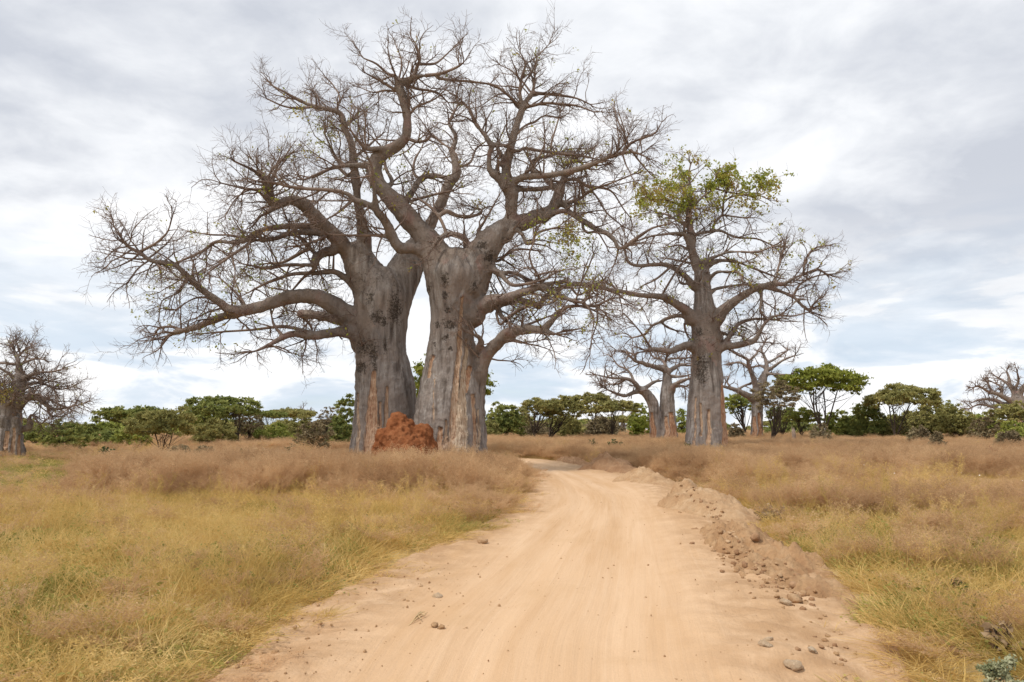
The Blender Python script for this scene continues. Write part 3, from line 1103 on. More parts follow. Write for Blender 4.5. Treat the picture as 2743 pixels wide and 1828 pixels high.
RIGHT_BAOBAB = dict(
    name='baobab_tree', seed=23, Y=43.0, flutes=True, s=1.0, voxel=0.076, droop=9.0, density=1.75, len=0.86, n2=5.4, n3=5.0, strip=0.5,
    label='huge grey baobab with pale stripped bark bands beside the road', group='two giant baobabs by the bend of the road',
    trunk=[
        (S((1208, 1262, 226), (1206, 1235, 206), (1201, 1150, 190), (1205, 1050, 168), (1207, 957, 132), (1211, 865, 116), (1215, 800, 134), (1222, 745, 158), (1224, 705, 132)), 0.0),
        (S((1275, 1262, 64), (1270, 1150, 44), (1268, 1050, 44), (1258, 940, 36), (1248, 850, 26)), -0.4),
        (S((1225, 1262, 80), (1226, 1150, 64), (1233, 1020, 46), (1236, 900, 32), (1240, 820, 24)), -1.7),
        (S((1140, 1262, 90), (1140, 1180, 74), (1152, 1060, 60), (1172, 960, 46)), -0.8),
        (S((1185, 1262, 70), (1180, 1150, 54), (1186, 1020, 40), (1195, 930, 30)), -1.9),
        (S((1290, 1262, 44), (1285, 1130, 32), (1283, 1010, 36)), 0.8),
        (S((1200, 770, 116), (1176, 700, 94), (1152, 652, 68)), 0.3),
        (S((1245, 775, 120), (1272, 712, 106), (1296, 672, 84), (1330, 628, 66)), -0.3),
    ],
    limbs=[
        # big limb up and left, then straight up to the highest crown
        (S((1155, 655, 66), (1130, 625, 63), (1109, 602, 61), (1088, 577, 58), (1068, 552, 55), (1033, 517, 46), (1012, 490, 46), (1003, 458, 46), (1009, 428, 42), (1032, 409, 37), (1062, 392, 33), (1086, 368, 28), (1091, 333, 25), (1089, 304, 25), (1083, 275, 27), (1073, 247, 24), (1064, 228, 20), (1076, 218, 18), (1104, 210, 17), (1116, 183, 11), (1125, 155, 8), (1115, 122, 5), (1100, 98, 3)), -1.5),
        (S((1105, 208, 12), (1129, 204, 12), (1179, 198, 9), (1223, 181, 7), (1242, 168, 4)), -1.5), (S((1118, 172, 8), (1164, 171, 7), (1192, 150, 5), (1212, 130, 3)), 1.2),
        (S((1062, 216, 15), (1060, 205, 12), (1038, 198, 8), (1009, 172, 6), (975, 157, 4)), -1.2), (S((1068, 212, 6), (1076, 166, 5), (1060, 120, 3)), 1.0),
        (S((1066, 245, 9), (1040, 230, 8), (1017, 216, 7), (982, 198, 4)), -1.0), (S((1068, 246, 7), (1030, 243, 6), (1000, 248, 4), (965, 235, 3)), 1.5),
        (S((1080, 224, 11), (1095, 230, 10), (1120, 239, 8), (1170, 248, 6), (1200, 275, 4)), 1.8), (S((1100, 303, 7), (1117, 286, 7), (1164, 266, 5), (1192, 242, 3)), -1.2),
        (S((1094, 372, 10), (1115, 380, 9), (1141, 377, 8), (1158, 363, 8), (1185, 385, 6), (1215, 402, 4)), -1.8),
        (S((1055, 396, 19), (1017, 399, 17), (982, 398, 14), (959, 377, 9), (940, 350, 5)), -2.0),
        (S((1175, 210, 8), (1210, 215, 7), (1260, 220, 6), (1310, 226, 4)), 1.0),
        (S((1003, 446, 24), (979, 444, 20), (938, 444, 14), (905, 447, 10), (861, 462, 8), (815, 482, 5)), -2.5),
        (S((1020, 505, 14), (1040, 500, 16), (1050, 485, 14), (1035, 455, 10), (1030, 430, 8)), 1.5),
        (S((1068, 552, 22), (1082, 540, 21), (1103, 517, 19), (1124, 482, 17), (1140, 474, 14), (1160, 478, 8)), 2.5),
        (S((1095, 540, 9), (1126, 532, 8), (1170, 520, 7), (1210, 512, 5)), -1.5),
        # lower left limb with the elbow
        (S((1150, 690, 46), (1125, 672, 36), (1100, 664, 32), (1070, 664, 33), (1052, 636, 29), (1034, 597, 26), (1010, 564, 24), (1004, 530, 15), (1001, 490, 12), (997, 449, 8), (985, 420, 5)), -3.5),
        (S((1012, 562, 21), (991, 552, 20), (970, 542, 19), (953, 537, 18), (924, 517, 13), (880, 510, 11), (861, 508, 10), (820, 506, 10), (773, 500, 9), (738, 491, 7), (685, 485, 5)), -2.5),
        (S((942, 538, 9), (920, 558, 8), (895, 577, 6), (860, 595, 4)), -1.0), (S((1045, 636, 15), (1030, 633, 12), (1003, 631, 9), (939, 631, 6), (880, 628, 4)), -1.2),
        (S((860, 509, 6), (830, 525, 5), (780, 540, 4), (740, 545, 3)), 1.5),
        # the loop over the crotch
        (S((1250, 690, 26), (1254, 665, 20), (1246, 642, 19), (1228, 630, 18), (1203, 628, 17), (1180, 638, 16), (1165, 655, 14), (1154, 672, 12)), -1.4),
        (S((1196, 628, 12), (1188, 605, 10), (1176, 582, 10), (1153, 555, 9), (1123, 534, 6)), 0.6),
        (S((1179, 577, 11), (1197, 567, 14), (1223, 578, 12), (1255, 581, 11), (1285, 573, 9), (1290, 562, 7), (1276, 560, 6)), 1.5),
        (S((1279, 628, 12), (1300, 590, 7), (1325, 545, 5), (1345, 510, 3)), -0.6),
        # right main limb
        (S((1328, 630, 66), (1367, 604, 56), (1408, 594, 47), (1452, 575, 42), (1478, 560, 33), (1493, 532, 32), (1500, 509, 32), (1506, 490, 20), (1513, 461, 12), (1511, 446, 11), (1529, 434, 11), (1556, 434, 9), (1563, 450, 7)), 3.0),
        (S((1500, 512, 19), (1475, 495, 17), (1449, 466, 15), (1428, 460, 16), (1425, 436, 14), (1444, 424, 12), (1472, 418, 10), (1500, 410, 6)), 2.0),
        (S((1503, 487, 13), (1521, 482, 12), (1548, 482, 12), (1572, 499, 10), (1615, 504, 8), (1642, 517, 5), (1670, 560, 4), (1690, 585, 3)), 2.0),
        (S((1505, 545, 20), (1516, 550, 22), (1522, 560, 14)), -0.6), (S((1516, 545, 12), (1540, 538, 10), (1556, 531, 9), (1586, 509, 8), (1640, 490, 5), (1700, 465, 4)), -2.0),
        (S((1452, 588, 28), (1480, 572, 20), (1508, 566, 16), (1530, 573, 16), (1561, 592, 17), (1602, 616, 16), (1628, 627, 15), (1646, 644, 13), (1656, 664, 13), (1674, 662, 12), (1695, 646, 11), (1722, 627, 9), (1749, 611, 6), (1790, 600, 4)), -2.5),
        (S((1535, 575, 9), (1558, 592, 9), (1562, 612, 8), (1575, 624, 8), (1600, 622, 5), (1625, 660, 4)), -1.0),
        (S((1580, 505, 6), (1600, 530, 6), (1625, 570, 5), (1660, 600, 4)), -1.0),
        (S((1355, 640, 26), (1380, 617, 17), (1400, 630, 13), (1409, 652, 12), (1429, 648, 9), (1432, 632, 8), (1450, 620, 7), (1490, 610, 5)), -2.2),
        # upright limb in the middle of the right crown
        (S((1364, 615, 50), (1369, 580, 34), (1369, 552, 35), (1371, 522, 41), (1360, 500, 44), (1345, 484, 30), (1331, 472, 26), (1312, 455, 18), (1311, 413, 15), (1316, 393, 18), (1299, 362, 14), (1275, 333, 11), (1261, 300, 9), (1250, 285, 5)), -1.2),
        (S((1330, 462, 12), (1333, 443, 13), (1345, 434, 13), (1343, 415, 13), (1334, 400, 12)), 0.9),
        (S((1326, 388, 13), (1340, 389, 12), (1356, 392, 11), (1387, 406, 9), (1405, 398, 9), (1449, 405, 9), (1508, 413, 8), (1550, 418, 6), (1590, 425, 4)), 1.6),
        (S((1362, 497, 34), (1357, 475, 30), (1357, 450, 27), (1371, 381, 24), (1385, 333, 22), (1398, 295, 20), (1408, 275, 16), (1420, 259, 15), (1428, 243, 10), (1431, 216, 7), (1434, 185, 4)), 1.0),
        (S((1396, 292, 12), (1393, 245, 11), (1397, 212, 9), (1407, 172, 6), (1394, 142, 3)), -0.8), (S((1432, 250, 10), (1462, 252, 9), (1501, 256, 8), (1545, 264, 5), (1580, 280, 4)), 1.0),
        (S((1404, 288, 10), (1430, 283, 9), (1457, 277, 8), (1500, 279, 7), (1545, 284, 6), (1590, 300, 4)), -1.4), (S((1396, 287, 10), (1387, 280, 9), (1357, 252, 8), (1322, 229, 7), (1267, 219, 4)), -1.8),
        (S((1408, 172, 4), (1440, 150, 4), (1470, 120, 3)), 0.8), (S((1424, 250, 6), (1400, 220, 5), (1370, 190, 4), (1340, 175, 3)), 1.4),
        (S((1380, 366, 7), (1397, 345, 7), (1415, 333, 7), (1433, 327, 7), (1457, 311, 5), (1495, 315, 4)), 1.5),
        (S((1372, 488, 24), (1388, 482, 21), (1406, 474, 20), (1454, 472, 18), (1508, 464, 18), (1561, 450, 17), (1602, 434, 14), (1642, 418, 11), (1692, 408, 8), (1730, 420, 4)), -2.8),
        (S((1672, 406, 9), (1682, 390, 9), (1700, 379, 7), (1722, 370, 6), (1754, 357, 4), (1773, 327, 2)), -0.7), (S((1684, 390, 6), (1669, 351, 5), (1652, 318, 4), (1648, 295, 3)), 0.6), (S((1690, 400, 6), (1706, 424, 6), (1736, 460, 4)), 0.5),
        (S((1403, 470, 9), (1433, 440, 6), (1457, 391, 5), (1460, 355, 3)), -0.6), (S((1475, 418, 9), (1478, 380, 7), (1490, 340, 5), (1500, 305, 4)), 1.5),
        (S((1378, 511, 18), (1395, 507, 16), (1411, 508, 15), (1470, 504, 14), (1500, 490, 9)), 2.2),
        # right low limbs
        (S((1262, 846, 70), (1284, 826, 52), (1307, 810, 42), (1361, 797, 28), (1414, 780, 24), (1446, 768, 21), (1472, 778, 18), (1508, 796, 16), (1535, 806, 13), (1563, 812, 8)), -3.2),
        (S((1452, 763, 12), (1472, 760, 13), (1495, 757, 13), (1519, 755, 11), (1537, 780, 8), (1550, 790, 7), (1578, 778, 5), (1605, 760, 4)), -0.7),
        (S((1300, 820, 40), (1335, 812, 30), (1387, 805, 21), (1428, 814, 19), (1446, 821, 18), (1455, 801, 15), (1481, 782, 15), (1508, 769, 15), (1548, 761, 15), (1588, 766, 14), (1628, 776, 12), (1660, 790, 7)), 1.6),
        (S((1302, 700, 40), (1320, 722, 24), (1343, 737, 20), (1357, 753, 14), (1379, 765, 11), (1428, 757, 7), (1470, 745, 4)), -2.6),
        (S((1345, 732, 12), (1365, 730, 11), (1390, 737, 11), (1420, 752, 9), (1450, 768, 6)), 0.8),
        (S((1450, 758, 8), (1437, 730, 8), (1426, 713, 7), (1418, 680, 6), (1430, 650, 4)), -0.6), (S((1330, 700, 9), (1360, 680, 8), (1390, 668, 7), (1440, 672, 4)), 2.6),
        (S((1435, 738, 6), (1480, 728, 5), (1530, 722, 3)), -1.5), (S((1565, 810, 6), (1590, 850, 5), (1585, 900, 3)), -0.8), (S((1555, 760, 6), (1575, 720, 5), (1590, 680, 4)), 0.8),
        (S((1336, 830, 14), (1345, 850, 13), (1358, 860, 12)), -0.5), (S((1330, 840, 8), (1340, 870, 7), (1360, 850, 6), (1400, 825, 6), (1440, 815, 4)), -1.6),
        # the low elbow limb
        (S((1278, 1020, 52), (1292, 975, 42), (1306, 948, 38), (1335, 917, 36), (1361, 893, 35), (1401, 884, 29), (1441, 884, 24), (1470, 892, 16), (1486, 895, 9)), -2.6),
        (S((1455, 884, 20), (1472, 866, 19), (1487, 850, 17), (1513, 826, 12), (1540, 820, 9), (1596, 820, 7), (1630, 803, 5)), -1.0),
        (S((1352, 915, 14), (1372, 912, 11), (1398, 918, 10)), -0.6), (S((1262, 960, 20), (1278, 934, 19), (1289, 920, 18), (1284, 905, 15), (1270, 897, 12)), -1.3),
        (S((1405, 874, 8), (1440, 860, 7), (1470, 848, 5), (1500, 838, 4)), 1.2), (S((1600, 818, 6), (1600, 860, 5), (1585, 910, 4), (1580, 950, 3)), -0.6),
    ],
    scars=[
        (S((1240, 800, 5), (1234, 900, 9), (1226, 1000, 10), (1218, 1100, 14), (1212, 1215, 22)), 0.55, 1.0),
        (S((1252, 915, 5), (1246, 990, 9), (1242, 1060, 14), (1238, 1130, 20), (1234, 1215, 26)), 1.0, 1.0),
        (S((1262, 985, 9), (1256, 1010, 11), (1252, 1050, 5)), 0.0, 1.0), (S((1270, 1060, 9), (1272, 1110, 7), (1274, 1215, 8)), 0.4, 0.9),
        (S((1158, 955, 6), (1150, 1010, 6)), 0.3, 0.8), (S((1178, 1150, 8), (1174, 1215, 18)), 0.1, 1.0), (S((1283, 1100, 5), (1284, 1220, 7)), 0.9, 0.7),
        (S((1195, 1130, 5), (1190, 1220, 12)), 0.5, 0.7), (S((1168, 1010, 4), (1160, 1130, 6)), 0.4, 0.45)],
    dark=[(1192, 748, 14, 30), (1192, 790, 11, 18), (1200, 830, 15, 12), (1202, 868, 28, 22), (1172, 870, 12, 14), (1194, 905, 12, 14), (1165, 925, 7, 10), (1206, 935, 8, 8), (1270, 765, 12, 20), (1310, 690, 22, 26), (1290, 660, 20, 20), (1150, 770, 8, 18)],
    leaves=[(1530, 650, 50, 60, 0.30), (1500, 620, 50, 30, 0.12), (1400, 870, 60, 40, 0.08), (1480, 790, 70, 40, 0.10), (1590, 700, 50, 60, 0.06), (1300, 540, 40, 40, 0.07), (1420, 590, 40, 30, 0.06), (1530, 420, 60, 30, 0.08), (1440, 180, 60, 40, 0.02), (1080, 470, 80, 80, 0.05), (1100, 390, 60, 30, 0.05), (1590, 860, 40, 50, 0.08)], leaf0=0.004)

LEAFY_BAOBAB = dict(
    name='baobab_tree', seed=37, Y=66.0, flutes=True, s=1.15, voxel=0.105, droop=12.5, density=1.8, len=0.74, n2=6.0, n3=4.2, strip=0.75, tw=1.05,
    label='tall slim baobab with a leafy yellow green top right of the road', group='baobabs on the plain',
    trunk=[
        (S((1895, 1225, 134), (1894, 1186, 116), (1893, 1100, 104), (1893, 1033, 92), (1892, 969, 80), (1892, 902, 79), (1888, 850, 66), (1884, 799, 50), (1880, 730, 42)), 0.0),
        (S((1938, 1225, 36), (1934, 1120, 28), (1928, 1030, 24), (1920, 960, 22)), -0.6), (S((1865, 1225, 56), (1868, 1120, 42), (1874, 1020, 34)), -1.2), (S((1908, 1225, 50), (1906, 1120, 38), (1904, 1020, 34)), -1.7),
    ],
    limbs=[
        (S((1879, 735, 40), (1866, 705, 31), (1856, 680, 25), (1852, 640, 23), (1846, 590, 18), (1845, 560, 15), (1850, 510, 10), (1845, 470, 6), (1850, 440, 4)), 0.5),
        (C8((800, 1270, 36), (770, 1215, 30), (720, 1175, 27), (640, 1130, 23), (560, 1090, 19), (400, 1080, 16), (250, 1050, 13), (150, 1030, 9), (60, 1010, 5)), -4.0),
        (C8((810, 1010, 25), (740, 930, 17), (620, 850, 15), (500, 840, 13), (380, 850, 12), (300, 820, 10), (270, 720, 7), (255, 690, 4)), -3.5),
        (C8((640, 850, 7), (520, 950, 6), (420, 1000, 4)), -2), (C8((560, 1080, 6), (660, 910, 6), (720, 830, 4)), -1),
        (C8((770, 1250, 16), (720, 1240, 15), (660, 1240, 13), (600, 1260, 12), (540, 1290, 10), (480, 1320, 9), (430, 1380, 7), (330, 1410, 4)), 3.0), (C8((570, 1300, 8), (610, 1330, 7), (660, 1350, 5)), 0.5),
        (C8((820, 1490, 30), (760, 1470, 26), (700, 1485, 22), (620, 1515, 18), (520, 1500, 15), (440, 1510, 13)), -2.5), (C8((470, 1490, 7), (420, 1400, 6), (340, 1300, 4)), -1.0),
        (C8((770, 650, 15), (740, 610, 14), (720, 600, 12), (620, 600, 10), (480, 620, 7), (380, 650, 4)), -3.0), (C8((770, 690, 12), (730, 580, 10), (740, 550, 7)), -0.5),
        (C8((780, 560, 10), (700, 510, 9), (620, 460, 7), (520, 430, 4)), 3.0), (C8((780, 430, 9), (700, 380, 7), (600, 340, 5), (450, 330, 4)), -3.0), (C8((780, 400, 9), (740, 310, 8), (730, 200, 5)), 1.5),
        (C8((985, 1260, 42), (1020, 1215, 36), (1080, 1160, 30), (1200, 1075, 23), (1300, 1022, 20), (1430, 990, 17), (1510, 992, 13), (1600, 940, 9), (1770, 880, 7), (1840, 920, 4)), -3.0),
        (C8((1360, 1010, 16), (1440, 1035, 13), (1520, 1062, 11), (1600, 1105, 10), (1690, 1192, 8), (1740, 1150, 6), (1770, 1115, 4)), -1.5), (C8((1328, 1035, 11), (1335, 1120, 10), (1325, 1195, 8), (1345, 1230, 5)), -0.3),
        (C8((1440, 985, 9), (1465, 870, 7), (1485, 800, 6), (1510, 700, 4)), 1.0), (C8((1660, 910, 6), (1680, 800, 6), (1745, 715, 5), (1860, 690, 3)), 1.0), (C8((1590, 1070, 7), (1640, 990, 6), (1760, 930, 5), (1910, 910, 3)), -1.5),
        (C8((935, 1060, 13), (980, 1030, 11), (1080, 1010, 9), (1180, 995, 7), (1240, 1000, 5)), 3.0), (C8((920, 960, 15), (945, 935, 13), (990, 900, 11), (1070, 895, 9), (1160, 905, 7), (1190, 970, 4)), -3.0),
        (C8((900, 870, 20), (940, 830, 18), (1000, 810, 13), (1070, 810, 11), (1150, 822, 9), (1250, 860, 7), (1430, 930, 5)), 2.5), (C8((880, 830, 17), (930, 800, 13), (1000, 770, 10), (1070, 745, 9), (1150, 740, 8), (1300, 742, 5), (1420, 700, 4)), -2.6),
        (C8((800, 625, 13), (850, 595, 11), (900, 590, 10), (1010, 575, 9), (1090, 610, 8), (1170, 632, 6), (1300, 640, 5), (1420, 690, 4)), 2.6), (C8((945, 580, 9), (985, 500, 8), (1030, 450, 7), (1040, 350, 6), (1060, 290, 4)), 0.8),
        (C8((1040, 455, 6), (1110, 465, 5), (1220, 480, 4)), -0.6), (C8((800, 390, 9), (880, 310, 8), (960, 250, 6), (980, 150, 4)), 1.0), (C8((980, 250, 5), (1100, 280, 5), (1250, 310, 4)), 1.0), (C8((1045, 340, 5), (1150, 300, 5), (1300, 290, 4)), -1.5),
        (C8((900, 1640, 60), (930, 1570, 50), (990, 1500, 36), (1060, 1475, 24), (1120, 1470, 21), (1200, 1455, 18), (1280, 1430, 17), (1320, 1370, 12), (1360, 1300, 10), (1440, 1240, 8), (1580, 1240, 5), (1700, 1210, 4)), -2.5),
        (C8((1040, 1470, 20), (1075, 1420, 16), (1130, 1330, 13), (1180, 1290, 11), (1250, 1268, 10), (1330, 1262, 8), (1440, 1270, 7)), 1.5), (C8((930, 1520, 9), (925, 1350, 8), (960, 1270, 7), (1010, 1220, 5)), -1.6),
        (C8((740, 1280, 7), (745, 1360, 6), (780, 1420, 4)), 0.5), (C8((1030, 1370, 10), (1060, 1385, 9), (1095, 1380, 7)), 0.4),
        (C8((760, 990, 8), (710, 985, 7), (690, 950, 4)), -0.8), (C8((770, 730, 7), (700, 690, 6), (620, 700, 4)), 2.2), (C8((790, 830, 8), (700, 810, 7), (600, 790, 4)), 3.0),
    ],
    scars=[(S((1878, 1085, 3), (1880, 1130, 5), (1877, 1165, 4)), 0.6, 1.0), (S((1938, 1030, 6), (1942, 1090, 12), (1948, 1190, 16)), 0.0, 1.0), (S((1900, 1100, 6), (1898, 1200, 12)), 0.3, 0.6), (S((1866, 1070, 5), (1860, 1200, 7)), 0.2, 0.5)],
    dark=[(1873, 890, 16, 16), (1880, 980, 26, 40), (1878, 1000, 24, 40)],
    leaves=[(1890, 468, 190, 40, 0.8), (1755, 515, 90, 55, 0.5), (2010, 512, 90, 40, 0.6), (1860, 555, 80, 40, 0.12), (2110, 640, 120, 30, 0.05), (1990, 720, 60, 30, 0.12), (2020, 600, 80, 30, 0.06), (1600, 800, 40, 50, 0.1)], leaf0=0.008, leafsize=1.4)


def small_baobab(**k):
    d = dict(name='baobab_tree', s=0.7, voxel=0.07, smooth=3, droop=7.0, density=1.5, n2=5.5, n3=3.5, strip=0.9, tw=1.25, thin=0.075, group='baobabs on the plain')
    d.update(k)
    return d


TWIN = small_baobab(
    seed=41, Y=96.0, s=1.1, voxel=0.10, thin=0.12, droop=9, tw=1.4, label='smaller forked baobab with orange stripped foot just left of the leafy baobab',
    trunk=[(S((1757, 1205, 44), (1757, 1176, 36), (1754, 1132, 29), (1750, 1086, 30), (1733, 1056, 26), (1716, 1044, 22)), -0.6), (S((1792, 1205, 62), (1790, 1173, 54), (1788, 1132, 46), (1787, 1080, 40), (1787, 1052, 36), (1787, 1023, 27), (1786, 996, 19)), 0.6), (S((1770, 1205, 40), (1770, 1160, 30), (1772, 1120, 20)), 0)],
    limbs=[(C9((520, 690, 16), (450, 700, 13), (400, 720, 11), (340, 740, 9), (270, 720, 7), (200, 690, 5), (120, 650, 3)), -3), (C9((500, 690, 18), (430, 600, 13), (350, 570, 10), (200, 560, 6), (60, 530, 3)), -4), (C9((440, 610, 9), (400, 520, 8), (350, 470, 7), (280, 440, 5), (220, 360, 3)), 2),
           (C9((500, 680, 14), (560, 650, 12), (640, 600, 9), (700, 590, 6)), 2), (C9((770, 500, 20), (700, 470, 16), (560, 430, 13), (500, 410, 11), (440, 390, 9), (340, 300, 5), (260, 290, 3)), -4), (C9((440, 400, 7), (440, 340, 6), (380, 310, 4)), 1),
           (C9((800, 690, 22), (830, 640, 17), (880, 605, 12), (970, 570, 8), (1040, 560, 4)), -3), (C9((780, 500, 16), (830, 465, 13), (900, 430, 10), (980, 440, 6), (1050, 400, 4)), 2), (C9((770, 500, 14), (740, 420, 10), (770, 380, 8), (850, 370, 6), (950, 370, 4)), 3), (C9((750, 440, 8), (700, 380, 7), (620, 350, 5), (580, 280, 3)), 3),
           (C9((820, 660, 9), (900, 640, 7), (960, 650, 4)), 3), (C9((760, 540, 11), (860, 550, 9), (960, 540, 5)), -2), (C9((350, 575, 7), (280, 620, 6), (200, 620, 3)), 2), (C9((740, 410, 7), (760, 330, 6), (740, 260, 4)), -2)],
    scars=[(S((1748, 1110, 5), (1750, 1190, 16)), 0.0, 1.0), (S((1800, 1110, 8), (1806, 1190, 18)), 0.0, 1.0), (S((1786, 1120, 6), (1786, 1185, 12)), 0.2, .9)])
FORK = small_baobab(
    seed=43, Y=108.0, s=1.1, voxel=0.10, thin=0.12, droop=10, tw=1.4, label='smaller baobab with bare forked crown just right of the leafy baobab',
    trunk=[(S((2026, 1200, 44), (2027, 1167, 34), (2028, 1130, 31), (2029, 1090, 30), (2031, 1050, 31), (2032, 1030, 27)), 0)],
    limbs=[(C9((1640, 640, 20), (1610, 560, 15), (1580, 480, 13), (1560, 420, 10), (1550, 380, 9), (1450, 330, 6), (1380, 290, 4)), -3), (C9((1555, 400, 8), (1620, 350, 7), (1660, 300, 5)), 2), (C9((1570, 460, 9), (1480, 410, 7), (1400, 420, 4)), 2),
           (C9((1680, 640, 26), (1710, 560, 22), (1740, 490, 16), (1735, 400, 10), (1710, 330, 8), (1690, 280, 6), (1730, 200, 4)), 2), (C9((1745, 490, 13), (1790, 465, 10), (1900, 390, 7), (2020, 340, 4)), -2), (C9((1720, 540, 16), (1770, 520, 10), (1850, 530, 8), (1980, 530, 4)), -3), (C9((1740, 420, 8), (1830, 370, 7), (1950, 290, 4)), 3),
           (C9((1620, 770, 26), (1560, 740, 20), (1500, 710, 16), (1440, 680, 13), (1330, 650, 9), (1250, 620, 5)), -3), (C9((1450, 680, 8), (1520, 640, 7), (1600, 610, 5)), 2), (C9((1400, 670, 7), (1350, 600, 5), (1370, 560, 3)), 2), (C9((1730, 470, 8), (1680, 440, 7), (1600, 460, 4)), 2), (C9((1800, 520, 6), (1850, 570, 5), (1870, 600, 3)), 0)],
    scars=[(S((2022, 1120, 6), (2020, 1180, 12)), 0.1, 1.0), (S((2036, 1110, 5), (2037, 1180, 9)), 0.0, 1.0)])
EDGE = small_baobab(
    seed=47, Y=50.0, s=0.62, voxel=0.065, thin=0.06, droop=4.5, density=3.2, len=0.72, n3=4.5, label='young baobab with a dense bare crown at the left edge of the photo',
    trunk=[(S((28, 1250, 86), (28, 1229, 72), (26, 1180, 62), (24, 1120, 58), (36, 1075, 48), (48, 1040, 34), (52, 1010, 26)), 0.0), (S((8, 1250, 36), (10, 1180, 26), (10, 1120, 22)), -0.6), (S((45, 1250, 36), (44, 1180, 24), (42, 1120, 18)), -0.7), (S((10, 1130, 50), (-5, 1080, 42), (-20, 1040, 30)), 0.3)],
    limbs=[(C10((215, 520, 24), (200, 420, 18), (190, 340, 13), (165, 270, 9), (150, 230, 7), (110, 170, 3)), 0.5), (C10((195, 390, 9), (280, 350, 7), (380, 320, 5), (460, 330, 3)), -1), (C10((185, 310, 7), (240, 240, 5), (330, 180, 3)), 1), (C10((190, 380, 10), (80, 370, 8), (-60, 360, 5)), 1),
           (C10((230, 530, 16), (300, 500, 13), (420, 460, 8), (520, 460, 6), (650, 430, 3)), -1.5), (C10((200, 600, 16), (330, 580, 10), (450, 580, 7), (600, 640, 5), (740, 620, 3)), 1.5), (C10((200, 800, 30), (240, 760, 26), (300, 730, 22), (380, 720, 19), (450, 770, 16), (520, 830, 11), (600, 850, 8), (800, 810, 4), (880, 790, 3)), -2),
           (C10((440, 770, 11), (500, 800, 9), (510, 880, 7), (540, 930, 4)), 0.3), (C10((420, 730, 9), (500, 740, 7), (600, 790, 5), (720, 830, 3)), 1), (C10((190, 1060, 24), (250, 1055, 20), (315, 1030, 19), (310, 950, 12), (340, 910, 7), (420, 1000, 5), (490, 960, 3)), -0.6),
           (C10((230, 560, 12), (330, 520, 9), (420, 540, 6), (560, 560, 4)), 1.5), (C10((180, 560, 14), (100, 480, 10), (0, 420, 7), (-80, 380, 4)), -1), (C10((60, 700, 24), (-60, 640, 18), (-180, 600, 12), (-300, 640, 6)), -1), (C10((20, 780, 20), (-80, 760, 15), (-240, 800, 9), (-400, 820, 5)), 1), (C10((-20, 640, 16), (-40, 500, 12), (-80, 380, 7)), 0.6),
           (C10((230, 660, 9), (300, 620, 8), (330, 690, 6), (400, 690, 4)), -1), (C10((60, 820, 12), (100, 780, 10), (160, 720, 6)), -1.6), (C10((50, 700, 12), (60, 640, 9), (20, 600, 5)), -1.8)],
    scars=[(S((18, 1160, 8), (12, 1240, 14)), 0.3, 0.9), (S((36, 1150, 6), (36, 1240, 10)), 0.5, .8), (S((52, 1170, 5), (54, 1240, 9)), 0.1, .8)], leaves=[(10, 1060, 30, 30, 0.3)], leaf0=0.01)
HILLSIDE = small_baobab(
    seed=53, Y=185.0, s=1.5, voxel=0.16, thin=0.2, droop=16, tw=1.6, density=2.2, len=0.65, label='baobab with a fan of bare limbs rising behind acacias at the right edge',
    trunk=[(S((2727, 1195, 64), (2727, 1165, 58), (2727, 1120, 50), (2727, 1085, 46), (2726, 1068, 36)), 0)],
    limbs=[(C11((2290, 430, 24), (2200, 390, 16), (2100, 340, 12), (2020, 320, 9), (1930, 270, 6), (1850, 280, 3)), -4), (C11((2280, 400, 24), (2260, 320, 16), (2220, 260, 12), (2210, 190, 8), (2190, 130, 4)), 2), (C11((2300, 380, 20), (2330, 300, 14), (2370, 240, 10), (2390, 160, 5)), -2), (C11((2230, 270, 9), (2150, 210, 7), (2080, 170, 4)), 2),
           (C11((2260, 440, 20), (2160, 440, 15), (2080, 400, 11), (1960, 390, 7), (1860, 420, 4)), 3), (C11((2250, 460, 18), (2130, 490, 13), (2050, 460, 10), (1930, 440, 6), (1830, 480, 3)), -3), (C11((2330, 420, 20), (2420, 360, 14), (2500, 320, 9), (2600, 300, 4)), -3), (C11((2330, 440, 18), (2440, 430, 12), (2560, 420, 6)), 3), (C11((2260, 300, 9), (2300, 220, 7), (2290, 140, 4)), -2),
           (C11((2050, 330, 7), (2020, 260, 6), (1990, 210, 3)), 1), (C11((2140, 330, 9), (2130, 270, 7), (2060, 230, 4)), 2)])
FAR = small_baobab(
    seed=59, Y=260.0, s=1.0, voxel=0.16, thin=0.2, droop=9, tw=2.2, density=1.4, n3=2.5, label='tiny far baobab seen in the gap between acacias left of the forked one',
    trunk=[(S((1669, 1178, 15), (1669, 1160, 12), (1669, 1140, 12), (1669, 1130, 13)), 0)],
    limbs=[(S((1669, 1132, 9), (1662, 1124, 6), (1650, 1118, 4), (1642, 1112, 2)), -2), (S((1671, 1131, 9), (1678, 1122, 6), (1684, 1114, 4), (1690, 1108, 2)), 2), (S((1670, 1128, 8), (1671, 1118, 5), (1667, 1108, 3), (1670, 1098, 2)), 0), (S((1669, 1145, 7), (1680, 1138, 5), (1690, 1132, 2)), 1), (S((1669, 1146, 7), (1658, 1141, 5), (1650, 1136, 2)), 1)])
